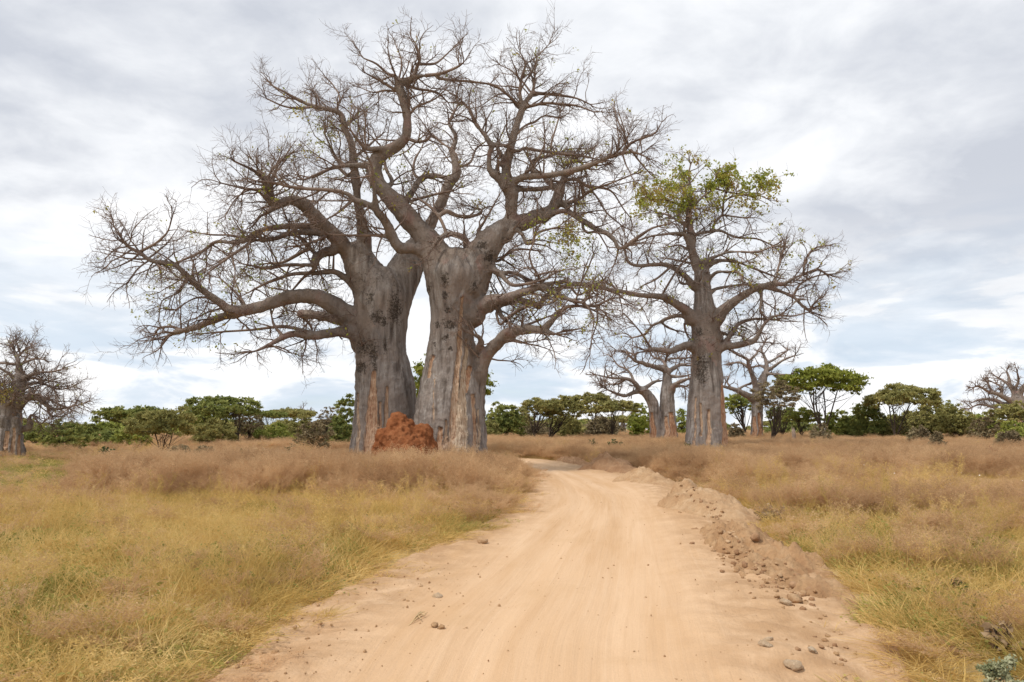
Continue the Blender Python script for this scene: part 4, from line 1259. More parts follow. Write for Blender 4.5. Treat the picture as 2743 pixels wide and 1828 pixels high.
DEADFAR = small_baobab(
    seed=61, Y=230.0, s=0.9, voxel=0.16, thin=0.2, droop=9, tw=2.0, density=1.2, n3=2, label='small bare grey treetop above the flat acacias left of the left giant',
    trunk=[(S((812, 1180, 12), (811, 1140, 10), (810, 1112, 9), (810, 1104, 8)), 0)],
    limbs=[(S((810, 1106, 6), (800, 1108, 4), (786, 1102, 2)), 0), (S((810, 1104, 6), (822, 1104, 4), (830, 1100, 2)), 1), (S((810, 1104, 6), (811, 1096, 4), (813, 1090, 2)), 0), (S((811, 1112, 5), (826, 1113, 3), (834, 1109, 2)), 0)], strip=0.2)

for sp in (LEFT_BAOBAB, RIGHT_BAOBAB, LEAFY_BAOBAB, TWIN, FORK, EDGE, HILLSIDE, FAR, DEADFAR):
    b0, mpp = P(*sp['trunk'][0][0][0][:2], sp['Y'])
    sp['base'] = (b0[0], sp['Y'])
    sp['zbase'] = Hs(b0[0], sp['Y'])
    baobab(sp)


# ------------------------------------------------------------------ acacias, bushes and dry trees
def acacia(u, vb, vt, wpx, Y, label, kind='umbrella', mat=None, thick=None, seed=0, du=0.0, stems=2, dens=1.0, zb_px=None, group='acacias along the plain', name='acacia_tree', cat='tree', flat=1.0, bare=0.0, brmat=None):
    """u, vb: foot; vt: crown top; wpx: crown width; du: sideways shift of the crown; thick: share of the height that is crown"""
    rng = np.random.default_rng(1000 + seed)
    b, mpp = P(u, vb, Y)
    zb = Hs(b[0], Y)
    top = P(u, vt, Y)[0][2]
    Ht = top - zb
    W = wpx * mpp
    if thick is None:
        thick = {'umbrella': 0.38, 'dome': 0.72, 'bush': 0.95, 'bare': 0.75}[kind]
    zlow = Ht * (1 - thick)
    R = W / 2 * 1.12
    cx = du * mpp
    t = thing(name, (b[0], Y, zb), label, cat, group)
    lobes = fbm(np.stack([np.cos(np.linspace(0, 6.283, 16, endpoint=False)) * 1.3 + seed, np.sin(np.linspace(0, 6.283, 16, endpoint=False)) * 1.3, np.zeros(16)], 1), 2, seed) * 0.28

    def rad_at(phi):
        return R * (1 + np.interp(phi % 6.2832, np.linspace(0, 6.2832, 17), np.append(lobes, lobes[0])))

    # sprays of foliage: a ragged dome, dense under its top and thinning downwards
    leaf = max(0.07, 0.00095 * Y)
    cap = 3200 + 50 * wpx
    ncl = int({'umbrella': 210, 'dome': 290, 'bush': 310, 'bare': 190}[kind] * min(1.6, max(0.55, W / 7)) ** 0.8)
    phi = rng.uniform(0, 6.2832, ncl)
    rr = np.sqrt(rng.uniform(0, 1, ncl)) * 0.95
    prr = rad_at(phi) * rr
    px_, py_ = prr * np.cos(phi), prr * np.sin(phi)
    bump = fbm(np.stack([px_ / R * 2.6 + seed, py_ / R * 2.6, np.zeros(ncl)], 1), 3, seed + 5)
    hc = Ht * thick
    if kind == 'umbrella':
        top_ = Ht - hc * (0.42 * rr ** 2.6) * flat + hc * 0.16 * bump
        bot_ = zlow + hc * (0.38 - 0.20 * rr ** 2 + 0.12 * bump)
    elif kind == 'bush':
        top_ = Ht - Ht * 0.85 * rr ** 2.8 + Ht * 0.10 * bump
        bot_ = np.full(ncl, 0.05 * Ht)
    else:
        top_ = Ht - hc * 0.62 * rr ** 2.4 + hc * 0.13 * bump
        bot_ = zlow + hc * (0.10 * rr + 0.12 * bump)
    bot_ = np.minimum(bot_, top_ - 0.04 * Ht)
    dep = rng.uniform(0, 1, ncl) ** (1.35 if kind == 'umbrella' else 1.15)
    CC = np.stack([cx + px_, py_, top_ - dep * (top_ - bot_)], 1)
    rc = R * rng.uniform(0.05, 0.135, ncl) + 0.10
    area = (rc ** 2).sum() * 3.14
    leaf = min(max(leaf, math.sqrt(1.15 * dens * area / (cap * 0.8))), 0.0014 * Y)
    nleaf = int(min(cap, 1.15 * dens * area / (leaf * leaf * 0.8)))
    w = rc ** 2
    k = rng.choice(ncl, nleaf, p=w / w.sum())
    dirn = norm(rng.normal(0, 1, (nleaf, 3)))
    rad = np.abs(rng.normal(0, 0.62, nleaf))[:, None]
    C = CC[k] + dirn * rad * np.stack([rc[k], rc[k], rc[k] * (0.36 if kind == 'umbrella' else 0.55)], 1)
    C[:, 2] = np.maximum(C[:, 2], 0.05)
    V, F = leaf_tris(C, rng.uniform(0.7, 1.5, nleaf) * leaf, rng, 0.5, 2.2)
    npad = 30 if kind != 'bush' else 22
    pk = rng.choice(ncl, npad, replace=False)
    PC = CC[pk].copy()
    PC[:, 2] -= 0.03 * Ht
    pr = np.full(npad, R * 0.2)
    link('crown', make_mesh('crown', V, F, mat or M_GREEN, False), t, 'stuff')
    # stems and limbs
    acc = Acc()
    r0 = max(0.045, 0.032 * Ht * {1: 1.2, 2: 0.75, 3: 0.6}.get(stems, 0.5))
    tips, tr = [], []
    for j in range(stems):
        a = rng.uniform(0, 6.2832) if stems > 1 else 0
        lean = np.array([math.cos(a), math.sin(a) * 0.7]) * R * (0.32 if stems > 1 else 0.05)
        fx = np.array([cx * 0.6, 0]) + lean
        fork = zlow * rng.uniform(0.5, 0.8) if kind == 'umbrella' else Ht * rng.uniform(0.16, 0.3)
        pts = catmull(np.array([[rng.normal(0, r0 * 0.6), rng.normal(0, r0 * 0.6), -0.3], [fx[0] * 0.15, fx[1] * 0.15, fork * 0.4], [fx[0] * 0.45 + rng.normal(0, 0.05 * R), fx[1] * 0.45, fork], [fx[0], fx[1], zlow + (Ht - zlow) * 0.3]]), 4)
        rad_ = np.linspace(r0, r0 * 0.45, len(pts))
        rad_[0] *= 1.5
        V, F = tubes(pts[None], rad_[None], 7)
        acc.add(V, F)
        tips.append(pts)
        tr.append(rad_)
    link('trunk', acc.mesh('trunk', brmat or M_ACB), t)
    acc = Acc()
    stemlist = tips
    for i in range(npad):
        st = stemlist[rng.integers(len(stemlist))]
        m0 = len(st) // 3
        q = st[rng.integers(m0, len(st))]
        if q[2] > PC[i, 2]:
            q = st[m0]
        e = PC[i]
        mid = q * 0.5 + e * 0.5
        mid[2] = q[2] + (e[2] - q[2]) * (0.62 if kind != 'umbrella' else 0.48)
        mid[:2] += rng.normal(0, 0.05 * R, 2)
        pts = catmull(np.array([q, mid, e]), 3)
        V, F = tubes(pts[None], np.linspace(r0 * 0.36, r0 * 0.07, len(pts))[None], 3)
        acc.add(V, F)
        # small twigs
        nt = 3 if bare < 0.5 else 18
        s0 = pts[rng.integers(len(pts) // 2, len(pts), nt)]
        d0 = norm(rng.normal(0, 1, (nt, 3)) + np.array([0, 0, 0.35]))
        Pn, Rr = grow(s0, d0, rng.uniform(0.5, 1.1, nt) * pr[i] * (1.3 if bare else 1), np.full(nt, r0 * 0.10), np.full(nt, r0 * 0.04), 3, 0.25, np.array([0, 0, 0.06]), rng)
        V, F = tubes(Pn, Rr, 3)
        acc.add(V, F)
    link('branches', acc.mesh('branches', brmat or M_ACB), t, 'stuff')
    return t


A = acacia
A(158, 1214, 1126, 104, 68, 'dark round acacia just right of the young edge baobab, one thin dark stem', 'dome', M_DARK, seed=1, stems=1, thick=.86)
A(86, 1212, 1140, 74, 80, 'dark bushy acacia partly behind the young edge baobab', 'dome', M_DARK, seed=2)
A(224, 1201, 1134, 60, 92, 'small green acacia between the dark round one and the low broad bushy one', 'dome', M_DARK, seed=3)
A(291, 1208, 1150, 92, 76, 'low broad bushy acacia behind the small dark leafy sapling', 'dome', M_DARK, seed=4, thick=.8)
A(352, 1203, 1092, 150, 95, 'wide dark flat topped acacia rising behind the pale V stemmed one', 'umbrella', M_DARK, seed=5, thick=.5, flat=.9)
A(357, 1212, 1135, 84, 70, 'mid green acacia crowded against the left side of the V stemmed acacia', 'dome', M_GREEN, seed=6, thick=.7)
A(434, 1229, 1100, 178, 55, 'light green umbrella acacia with V shaped stems in front of the left thicket', 'umbrella', M_OLIVE, seed=7, thick=.64, stems=4, dens=1.25)
A(635, 1200, 1066, 176, 82, 'tallest flat topped dark acacia of the left thicket, thick single trunk', 'umbrella', M_DARK, seed=8, thick=.5, du=-48, stems=2, dens=1.1)
A(575, 1199, 1096, 118, 86, 'green acacia with short dark bole under the tallest flat topped one', 'umbrella', M_GREEN, seed=9, thick=.6, du=-36, stems=2)
A(600, 1200, 1126, 100, 76, 'rounded olive acacia low in front of the tallest flat topped one', 'dome', M_OLIVE, seed=10, thick=.8, du=-34)
A(668, 1196, 1090, 62, 90, 'thin brownish acacia at the right flank of the tallest flat topped one', 'dome', M_BRUSH, seed=11, dens=.5, bare=1, thick=.75)
A(720, 1180, 1103, 74, 135, 'far flat acacia with sky showing under its thin crown, left of the far row', 'umbrella', M_DARK, seed=12, thick=.26, stems=3)
A(778, 1178, 1100, 120, 150, 'long flat far acacia row top beneath the small bare grey treetop', 'umbrella', M_OLIVE, seed=13, thick=.3, stems=3)
A(696, 1194, 1149, 36, 84, 'little lollipop acacia with one thin stem in the left thicket', 'dome', M_GREEN, seed=14, stems=1, thick=.6)
A(742, 1193, 1138, 82, 86, 'leafy green bush acacia between the lollipop acacia and the bare brown tree', 'bush', M_GREEN, seed=15)
A(838, 1219, 1120, 92, 60, 'brown nearly leafless small tree with two crooked dark stems', 'bare', M_BRUSH, seed=16, dens=.42, bare=1, stems=2, thick=.75)
A(800, 1196, 1112, 90, 92, 'grey green rounded acacia behind the brown nearly leafless tree', 'dome', M_OLIVE, seed=17, thick=.85, dens=.8)
A(880, 1195, 1086, 62, 95, 'bare twiggy tree top between the grey green acacia and the tall dark bush', 'bare', M_BRUSH, seed=18, dens=.28, bare=1, stems=2, thick=.6)
A(925, 1198, 1064, 88, 78, 'tall dense dark green bush tree touching the left edge of the left giant', 'bush', M_DARK, seed=19, thick=.97, dens=1.2)
A(905, 1196, 1118, 60, 75, 'low rounded dark bush at the foot of the tall dense bush tree', 'bush', M_DARK, seed=119, dens=1.1)
A(1195, 1205, 938, 205, 62, 'yellow green acacia showing between and beside the two giant trunks', 'dome', M_BRIGHT, seed=20, thick=.5, stems=3, dens=.8)
A(1352, 1170, 1078, 104, 112, 'broad dark green acacia right of the giants, first of the middle group', 'dome', M_DARK, seed=21, thick=.86, dens=1.1)
A(1312, 1172, 1126, 62, 105, 'low olive bush between the giant trunk and the broad dark green acacia', 'bush', M_OLIVE, seed=22)
A(1398, 1170, 1085, 50, 125, 'paler acacia squeezed behind the right flank of the broad dark green one', 'dome', M_OLIVE, seed=221, thick=.85, dens=.9)
A(1431, 1176, 1070, 100, 102, 'acacia with long leaning dark stem, thin canopy, in the middle group', 'umbrella', M_OLIVE, seed=23, thick=.45, du=18, stems=2, dens=.9)
A(1470, 1172, 1064, 122, 106, 'acacia with forked dark trunk and tallest knob of leaves, middle group', 'umbrella', M_OLIVE, seed=24, thick=.55, du=44, stems=2)
A(1528, 1173, 1112, 66, 112, 'drab olive bush under the right side of the forked acacia', 'bush', M_OLIVE, seed=25, dens=.9)
A(1440, 1172, 1128, 90, 118, 'dry brown thicket beneath the leaning stemmed acacia', 'bush', M_BRUSH, seed=251, dens=.5, bare=1)
A(1590, 1166, 1056, 90, 122, 'thin airy acacia whose small flat crown stands above the middle group', 'umbrella', M_OLIVE, seed=26, thick=.3, du=6, stems=3, dens=.85)
A(1638, 1167, 1076, 108, 112, 'slanting umbrella acacia with crown reaching right, end of the middle group', 'umbrella', M_OLIVE, seed=27, thick=.33, du=6, stems=4)
A(1612, 1168, 1118, 92, 118, 'dry olive brush under the slanting umbrella acacia', 'bush', M_BRUSH, seed=271, dens=.7, bare=1)
A(1712, 1166, 1084, 66, 130, 'round bright acacia just left of the forked baobab with orange foot', 'dome', M_GREEN, seed=28, thick=.9)
A(1718, 1168, 1116, 54, 118, 'vivid green round bush in front of the round bright acacia', 'bush', M_BRIGHT, seed=281)
A(1828, 1160, 1095, 44, 140, 'green acacia in the slot between the forked baobab and leafy baobab', 'dome', M_GREEN, seed=30, thick=.85)
A(1999, 1166, 1054, 72, 128, 'leaning Y stemmed green tree just right of the leafy baobab trunk', 'umbrella', M_GREEN, seed=31, thick=.5, du=-20, stems=1)
A(1970, 1170, 1136, 50, 105, 'grey brown low bush at the right foot of the leafy baobab', 'bush', M_BRUSH, seed=32, dens=.9)
A(2066, 1169, 1022, 112, 95, 'brown feathery acacia in front of the right forked baobab', 'umbrella', M_BRUSH, seed=33, thick=.55, du=22, stems=3, dens=.55, bare=1)
A(2097, 1164, 1088, 76, 118, 'dark green acacia beneath the brown feathery one', 'umbrella', M_DARK, seed=34, thick=.6, stems=2)
A(2150, 1162, 1096, 82, 112, 'lime green umbrella acacia low left of the big iconic umbrella', 'umbrella', M_GREEN, seed=35, thick=.52, stems=2)
A(2205, 1172, 992, 218, 104, 'big bright umbrella acacia with wide flat crown on fanned stems', 'umbrella', M_BRIGHT, seed=36, thick=.38, du=10, stems=5, dens=1.5, flat=.8)
A(2250, 1165, 1102, 78, 112, 'green bush acacia just right below the big bright umbrella', 'dome', M_GREEN, seed=37, thick=.9)
A(2322, 1167, 1074, 118, 108, 'dark domed acacia reaching the ground right of the big bright umbrella', 'bush', M_DARK, seed=38, dens=1.2)
A(2398, 1167, 1036, 160, 102, 'V stemmed olive umbrella acacia right of the dark dome', 'umbrella', M_OLIVE, seed=39, thick=.42, du=28, stems=3, dens=.9)
A(2408, 1168, 1116, 76, 106, 'olive bush under the V stemmed umbrella acacia', 'bush', M_OLIVE, seed=40)
A(2505, 1170, 1078, 110, 110, 'mixed olive acacia between the V stemmed umbrella and the right end thicket', 'dome', M_OLIVE, seed=41, thick=.85, dens=.9)
A(2565, 1172, 1084, 100, 104, 'loose grey green acacia with dark inner stems near the right end', 'dome', M_OLIVE, seed=42, thick=.8, dens=.75, stems=3)
A(2545, 1168, 1074, 60, 125, 'blue green acacia top peeping over the loose grey green one', 'dome', M_DARK, seed=421, thick=.8)
A(2646, 1178, 1106, 86, 92, 'grey brown leafless bush below the far fan limbed baobab', 'bare', M_BRUSH, seed=43, dens=.7, bare=1, stems=3, thick=.85)
A(2728, 1180, 1080, 108, 90, 'flat domed olive acacia in front of the fan limbed baobab at right edge', 'umbrella', M_OLIVE, seed=44, thick=.55, stems=2, dens=1.2)
A(2730, 1185, 1126, 96, 84, 'low green bush under the domed acacia at the right edge', 'bush', M_GREEN, seed=45, dens=1.1)
for (u_, vt_, w_, Y_, lab_, k_, m_, q_) in [
        (30, 1136, 120, 120, 'dark tree mass behind the young edge baobab trunk', 'dome', M_DARK, 0), (190, 1140, 110, 128, 'hazy green tree behind the gap right of the dark round acacia', 'dome', M_OLIVE, 1),
        (300, 1130, 120, 135, 'dull green tree behind the low broad bushy acacia', 'dome', M_GREEN, 2), (510, 1120, 150, 125, 'green thicket tree filling the gap behind the V stemmed acacia', 'dome', M_GREEN, 3),
        (640, 1128, 130, 120, 'dark thicket tree behind the single trunk of the tallest flat topped acacia', 'bush', M_DARK, 4), (760, 1130, 140, 118, 'olive thicket behind the brown nearly leafless tree', 'bush', M_OLIVE, 5),
        (860, 1124, 110, 112, 'brown green thicket behind the bare twiggy tree top', 'bush', M_BRUSH, 6), (1385, 1112, 110, 140, 'dim green thicket behind the broad dark green acacia', 'dome', M_OLIVE, 7),
        (1500, 1118, 150, 145, 'dim olive thicket seen under the forked acacia canopy', 'bush', M_OLIVE, 8), (1610, 1126, 110, 150, 'dim thicket behind the slanting umbrella acacia', 'bush', M_BRUSH, 9),
        (2120, 1126, 150, 150, 'low dark thicket behind the lime green umbrella acacia', 'bush', M_DARK, 10), (2290, 1112, 120, 140, 'dull green thicket between big bright umbrella and dark dome', 'bush', M_GREEN, 11),
        (2450, 1108, 150, 140, 'olive thicket right of the V stemmed umbrella acacia', 'dome', M_OLIVE, 12), (2620, 1112, 150, 150, 'dim green thicket below the far fan limbed baobab', 'bush', M_GREEN, 13)]:
    A(u_, 1168, vt_, w_, Y_, lab_, k_, m_, seed=600 + q_, group='thickets behind the acacias')
BR = 'dry brown shrubs in the tall grass'
A(2466, 1186, 1144, 72, 74, 'brown dry shrub mound in the grass before the mixed olive acacia', 'bush', M_BRUSH, seed=46, dens=.8, bare=1, group=BR, name='dry_shrub', cat='shrub')
A(2512, 1194, 1160, 46, 62, 'smaller brown dry shrub right of the shrub mound', 'bush', M_BRUSH, seed=461, dens=.8, bare=1, group=BR, name='dry_shrub', cat='shrub')
A(2196, 1172, 1134, 66, 88, 'dead grey brushy shrub below the big bright umbrella acacia', 'bush', M_BRUSH, seed=47, dens=.35, bare=1, group=BR, name='dry_shrub', cat='shrub', brmat=M_DEADWOOD)
A(480, 1238, 1194, 54, 47, 'dark olive brown shrub right beside the V stemmed acacia', 'bush', M_BRUSH, seed=48, dens=.9, bare=1, group=BR, name='dry_shrub', cat='shrub')
A(546, 1236, 1196, 66, 48, 'reddish brown dry shrub beneath the rounded olive acacia', 'bush', M_BRUSH, seed=49, dens=.7, bare=1, group=BR, name='dry_shrub', cat='shrub')
A(2705, 1196, 1150, 70, 60, 'brown dry shrub at the right edge under the low green bush', 'bush', M_BRUSH, seed=491, dens=.8, bare=1, group=BR, name='dry_shrub', cat='shrub')

# far bushes that close the plain between the trees: each its own, all alike
rng0 = np.random.default_rng(5)
far_src = None
for i in range(64):
    Y = rng0.uniform(190, 330)
    x = rng0.uniform(-0.74, 0.74) * Y
    if far_src is None:
        far_src = [A(CU + 0.1 * FPX, 1165, 1165 - hh, ww, 260, 'hazy olive bush far away along the plain, one of a long low line', kd_, mt_, seed=800 + q, group='far bushes along the horizon', name='far_bush', cat='bush', dens=.7)
                   for q, (hh, ww, kd_, mt_) in enumerate([(26, 60, 'bush', M_OLIVE), (34, 56, 'dome', M_DARK), (22, 70, 'bush', M_DARK), (38, 70, 'umbrella', M_OLIVE)])]
        for o in far_src:
            o['done'] = 0
    src = far_src[i % 4]
    if not src['done']:
        o = src
        o['done'] = 1
    else:
        o = src.copy()
        COL.objects.link(o)
        for ch in src.children:
            c = ch.copy()
            c.parent = o
            COL.objects.link(c)
    sc = rng0.uniform(0.8, 1.35)
    o.location = (x, Y, Hs(x, Y))
    o.scale = (sc, sc, sc * rng0.uniform(0.8, 1.1))
    o.rotation_euler = (0, 0, rng0.uniform(0, 6.28))
for o in far_src:
    del o['done']
for o in list(COL.objects):
    if 'done' in o:
        del o['done']


# ------------------------------------------------------------------ leafy saplings and shrubs in the grass
def sapling(u, vb, vt, wpx, Y, label, mat, seed, leaf=0.07, n=260, name='leafy_shrub', cat='shrub', group='small leafy shrubs in the grass', col=False):
    rng = np.random.default_rng(seed)
    b, mpp = P(u, vb, Y)
    zb = Hs(b[0], Y)
    Ht = P(u, vt, Y)[0][2] - zb
    W = wpx * mpp
    t = thing(name, (b[0], Y, zb), label, cat, group)
    ns = 7
    ang = rng.uniform(0, 6.28, ns)
    d = norm(np.stack([np.cos(ang) * W * 0.42, np.sin(ang) * W * 0.42, np.full(ns, Ht)], 1) + rng.normal(0, 0.1, (ns, 3)))
    Pn, R = grow(np.zeros((ns, 3)) - np.array([0, 0, .05]), d, rng.uniform(0.7, 1.02, ns) * Ht, np.full(ns, 0.018), np.full(ns, 0.006), 7, 0.12, np.zeros(3), rng)
    acc = Acc()
    acc.add(*tubes(Pn, R, 4))
    s, d2, _, _ = spawn(Pn, R, 5, 0.3, 1, 0.8, rng)
    P2, R2 = grow(s, d2, rng.uniform(0.12, 0.3, len(s)) * Ht, np.full(len(s), .007), np.full(len(s), .003), 4, 0.2, np.zeros(3), rng)
    acc.add(*tubes(P2, R2, 3))
    link('stems', acc.mesh('stems', M_ACB), t, 'stuff')
    C = np.concatenate([P2[:, 1:].reshape(-1, 3), Pn[:, 3:].reshape(-1, 3)])
    C = C[rng.integers(0, len(C), n)] + rng.normal(0, 0.05 * Ht, (n, 3))
    C[:, 2] = np.maximum(C[:, 2], 0.06)
    V, F = leaf_quads(C, rng.uniform(0.7, 1.3, n) * leaf, rng, 0.4, 1.8)
    link('leaves', make_mesh('leaves', V, F, mat, False), t, 'stuff')
    return t


sapling(282, 1248, 1198, 28, 46, 'small dark leafy sapling standing alone in the yellow green meadow', M_SHRUB, 1, .11, 420, 'leafy_sapling', 'sapling')
sapling(650, 1236, 1198, 30, 46, 'small sparse leafy shrub between the reddish dry shrub and the left giant', M_SHRUB, 2, .10, 130)
sapling(792, 1244, 1196, 66, 40, 'spreading dark leafy shrub left of the left giant trunk', M_SHRUB, 3, .11, 340)
sapling(770, 1262, 1226, 60, 37, 'low pale leafy shrub in front of the spreading dark one', M_SHRUB, 31, .09, 120)
sapling(2720, 1850, 1752, 230, 6.9, 'grey green sage bush cut by the bottom right corner', M_SAGE, 4, .02, 3600)
sapling(2690, 1775, 1650, 150, 8.2, 'withered brown plant with large hanging dead leaves near the right edge', M_DEADLEAF, 5, .06, 110)
sapling(2600, 1640, 1530, 150, 11, 'low green herb patch in the grass above the withered plant', M_SHRUB, 6, .045, 260)
sapling(1640, 1186, 1170, 30, 62, 'dark little shrub in the grass left of the leafy baobab', M_SHRUB, 7, .12, 120)
sapling(1842, 1216, 1182, 34, 62, 'dark leafy sprout at the left foot of the leafy baobab', M_SHRUB, 8, .11, 200)
sapling(1582, 1198, 1176, 34, 66, 'green tuft of leaves in the tall grass beyond the road bend', M_SHRUB, 9, .10, 160)
sapling(2060, 1410, 1340, 110, 19.5, 'brown green ditch weed behind the tallest spoil heap', M_DEADLEAF, 10, .05, 420)


# ------------------------------------------------------------------ termite mound, spoil heaps, clods, stones
def remeshed(V, F, voxel, smooth=2):
    o = link('tmp', make_mesh('tmp', V, F))
    m = o.modifiers.new('r', 'REMESH')
    m.mode, m.voxel_size = 'VOXEL', voxel
    k = o.modifiers.new('s', 'SMOOTH')
    k.iterations = smooth
    dg = bpy.context.evaluated_depsgraph_get()
    me = bpy.data.meshes.new_from_object(o.evaluated_get(dg))
    bpy.data.objects.remove(o)
    n = len(me.vertices)
    co = np.empty(n * 3, np.float32)
    no = np.empty(n * 3, np.float32)
    me.vertices.foreach_get('co', co)
    me.vertices.foreach_get('normal', no)
    lp = np.empty(len(me.loops), np.int32)
    me.loops.foreach_get('vertex_index', lp)
    bpy.data.meshes.remove(me)
    return co.reshape(-1, 3).astype(float), no.reshape(-1, 3).astype(float), lp.reshape(-1, 4)


def ico(sub=2):
    import bmesh
    bm = bmesh.new()
    bmesh.ops.create_icosphere(bm, subdivisions=sub, radius=1)
    V = np.array([v.co for v in bm.verts])
    F = np.array([[v.index for v in f.verts] for f in bm.faces])
    bm.free()
    return V, F


ICO1, ICO2, ICO3 = ico(1), ico(2), ico(3)


def build_termite():
    Y = 39.6
    base, mpp = P(1088, 1240, Y)
    zb = Hs(base[0], Y)
    t_loc = np.array((base[0], Y, zb))
    acc = Acc()
    for (u, v, wpx, yo) in [(1072, 1158, 78, 0.2), (1066, 1135, 40, 0.3), (1076, 1190, 104, 0.0), (1040, 1185, 66, 0.1), (1030, 1215, 70, 0.0), (1134, 1162, 42, 0.4), (1124, 1176, 66, 0.2), (1104, 1166, 44, 0.4), (1120, 1205, 80, 0.0), (1146, 1205, 56, 0.2),
                            (1090, 1240, 140, -0.3), (1016, 1240, 44, 0.2), (1160, 1240, 40, 0.3), (1050, 1166, 40, 0.3), (1069, 1124, 20, 0.3)]:
        c, m = P(u, v, Y + yo)
        r = wpx * 0.5 * m
        acc.add((ICO3[0] * np.array([r, r * 1.05, r * 1.15])) + c - t_loc, ICO3[1])
    co, no, F = remeshed(np.concatenate(acc.V), np.concatenate(acc.F[3]), 0.045, 8)
    d = 0.13 * fbm(co * np.array([1.6, 1.6, 0.9]), 3, 61) + 0.09 * (1 - 2 * np.abs(fbm(co * np.array([2.6, 2.6, 1.3]), 2, 63))) + 0.05 * fbm(co * 7, 3, 65)
    co = co + no * d[:, None]
    o = link('termite_mound', make_mesh('termite_mound', co, F, M_MOUND), loc=tuple(t_loc))
    tag(o, 'rust red lumpy termite mound between the feet of the two giant baobabs', 'termite mound')


build_termite()


def heap(name, crest, hw, label, mat, group, rough=1.0, seed=0):
    """crest: list of (x, y, height); a lumpy ridge of dug earth lying on the ground"""
    c = catmull(np.array(crest), 10)
    nl = max(24, int(np.linalg.norm(np.diff(c[:, :2], axis=0), axis=1).sum() / 0.09))
    par = np.linspace(0, len(c) - 1, nl)
    i0 = np.minimum(par.astype(int), len(c) - 2)
    f = (par - i0)[:, None]
    cc = c[i0] * (1 - f) + c[i0 + 1] * f
    tan = norm(np.gradient(cc[:, :2], axis=0))
    nor = np.stack([-tan[:, 1], tan[:, 0]], 1)
    na = 30
    s = np.linspace(-1, 1, na)
    endf = np.sqrt(np.clip(1 - np.abs(np.linspace(-1, 1, nl)) ** 3, 0, 1))
    X = cc[:, None, 0] + nor[:, None, 0] * s * hw * (0.35 + 0.65 * endf[:, None])
    Y = cc[:, None, 1] + nor[:, None, 1] * s * hw * (0.35 + 0.65 * endf[:, None])
    prof = np.clip(1 - np.abs(s[None] + 0.18 * vnoise(np.stack([cc[:, 0] * 1.3, cc[:, 1] * 1.3, cc[:, 0] * 0], 1), seed)[:, None]), 0, 1)
    prof = prof * (1.75 - 0.75 * prof)
    g = H(X, Y) + 0.005
    lump = fbm(np.stack([X.ravel() * 2.2, Y.ravel() * 2.2, X.ravel() * 0], 1), 4, 70 + seed, 0.62).reshape(X.shape)
    fine = fbm(np.stack([X.ravel() * 8, Y.ravel() * 8, X.ravel() * 0], 1), 3, 80 + seed, 0.65).reshape(X.shape)
    hh = cc[:, None, 2] * endf[:, None]
    Z = g + prof * hh * (1 + 0.16 * lump) + np.minimum(prof * 2.5, 1) * endf[:, None] ** 2 * (0.05 * rough * fine + 0.04 * rough * lump)
    Z = np.where((np.abs(s)[None] > 0.985), g - 0.08, Z)
    Z[0] = g[0] - 0.08
    Z[-1] = g[-1] - 0.08
    base = np.array([cc[nl // 2, 0], cc[nl // 2, 1], 0])
    V = np.stack([X, Y, Z], -1).reshape(-1, 3) - base
    i = np.arange(nl * na).reshape(nl, na)
    F = np.stack([i[:-1, :-1], i[:-1, 1:], i[1:, 1:], i[1:, :-1]], -1).reshape(-1, 4)
    o = link(name, make_mesh(name, V, F[:, ::-1], mat), loc=tuple(base))
    tag(o, label, 'dirt heap', group)


def gx(u, v, h):
    p = G(u, v, 0.0)
    return (p[0], p[1], h)


HG = 'heaps of dug earth along the road edge'
heap('dirt_heap', [gx(1552, 1260, .25), gx(1605, 1262, .85), gx(1640, 1264, .80), gx(1705, 1272, .30)], 1.3, 'reddish brown cone of dug earth, farthest heap on the right road edge', M_PILED, HG, seed=1)
heap('dirt_heap', [gx(1672, 1296, .12), gx(1712, 1292, .62), gx(1745, 1297, .40), gx(1800, 1310, .22)], 1.1, 'small pale pointed earth heap between the reddish cone and the tallest heap', M_PILE, HG, seed=2)
heap('dirt_heap', [gx(1800, 1360, .20), gx(1838, 1362, .78), gx(1880, 1372, .62), gx(1940, 1392, .42), gx(1985, 1410, .2)], 1.15, 'tallest cloddy earth heap with steep pale left face on the right road edge', M_PILE, HG, 1.3, seed=3)
heap('dirt_heap', [gx(1880, 1412, .14), gx(1950, 1446, .30), gx(2010, 1476, .30), gx(2070, 1516, .20), gx(2125, 1566, .10), gx(2200, 1650, .02)], 0.9, 'long low ridge of brown clods, nearest heap on the right road edge', M_PILEM, HG, 2.0, seed=4)
heap('dirt_heap', [gx(1490, 1240, .1), gx(1515, 1241, .36), gx(1545, 1245, .3), gx(1575, 1250, .1)], 0.9, 'scrap of broken earth and roots at the far bend of the road', M_PILED, HG, 1.6, seed=5)


def lump_mesh(name, seed, mat, sub, amp=0.28, flat=0.7):
    V = sub[0] * np.array([1.0, 0.8, flat])
    V = V * (1 + amp * fbm(sub[0] * 1.5 + seed * 7.7, 3, seed))[:, None]
    return make_mesh(name, V, sub[1], mat, True)


CLOD = [lump_mesh('dirt_clod', 100 + i, (M_PILEM, M_PILED, M_PILE)[i % 3], ICO2, 0.45) for i in range(6)]
rng1 = np.random.default_rng(77)


def road_z(x, y):
    k = np.argmin(((ROADV[..., 0] - x) ** 2 + (ROADV[..., 1] - y) ** 2).ravel())
    return ROADV.reshape(-1, 3)[k, 2]


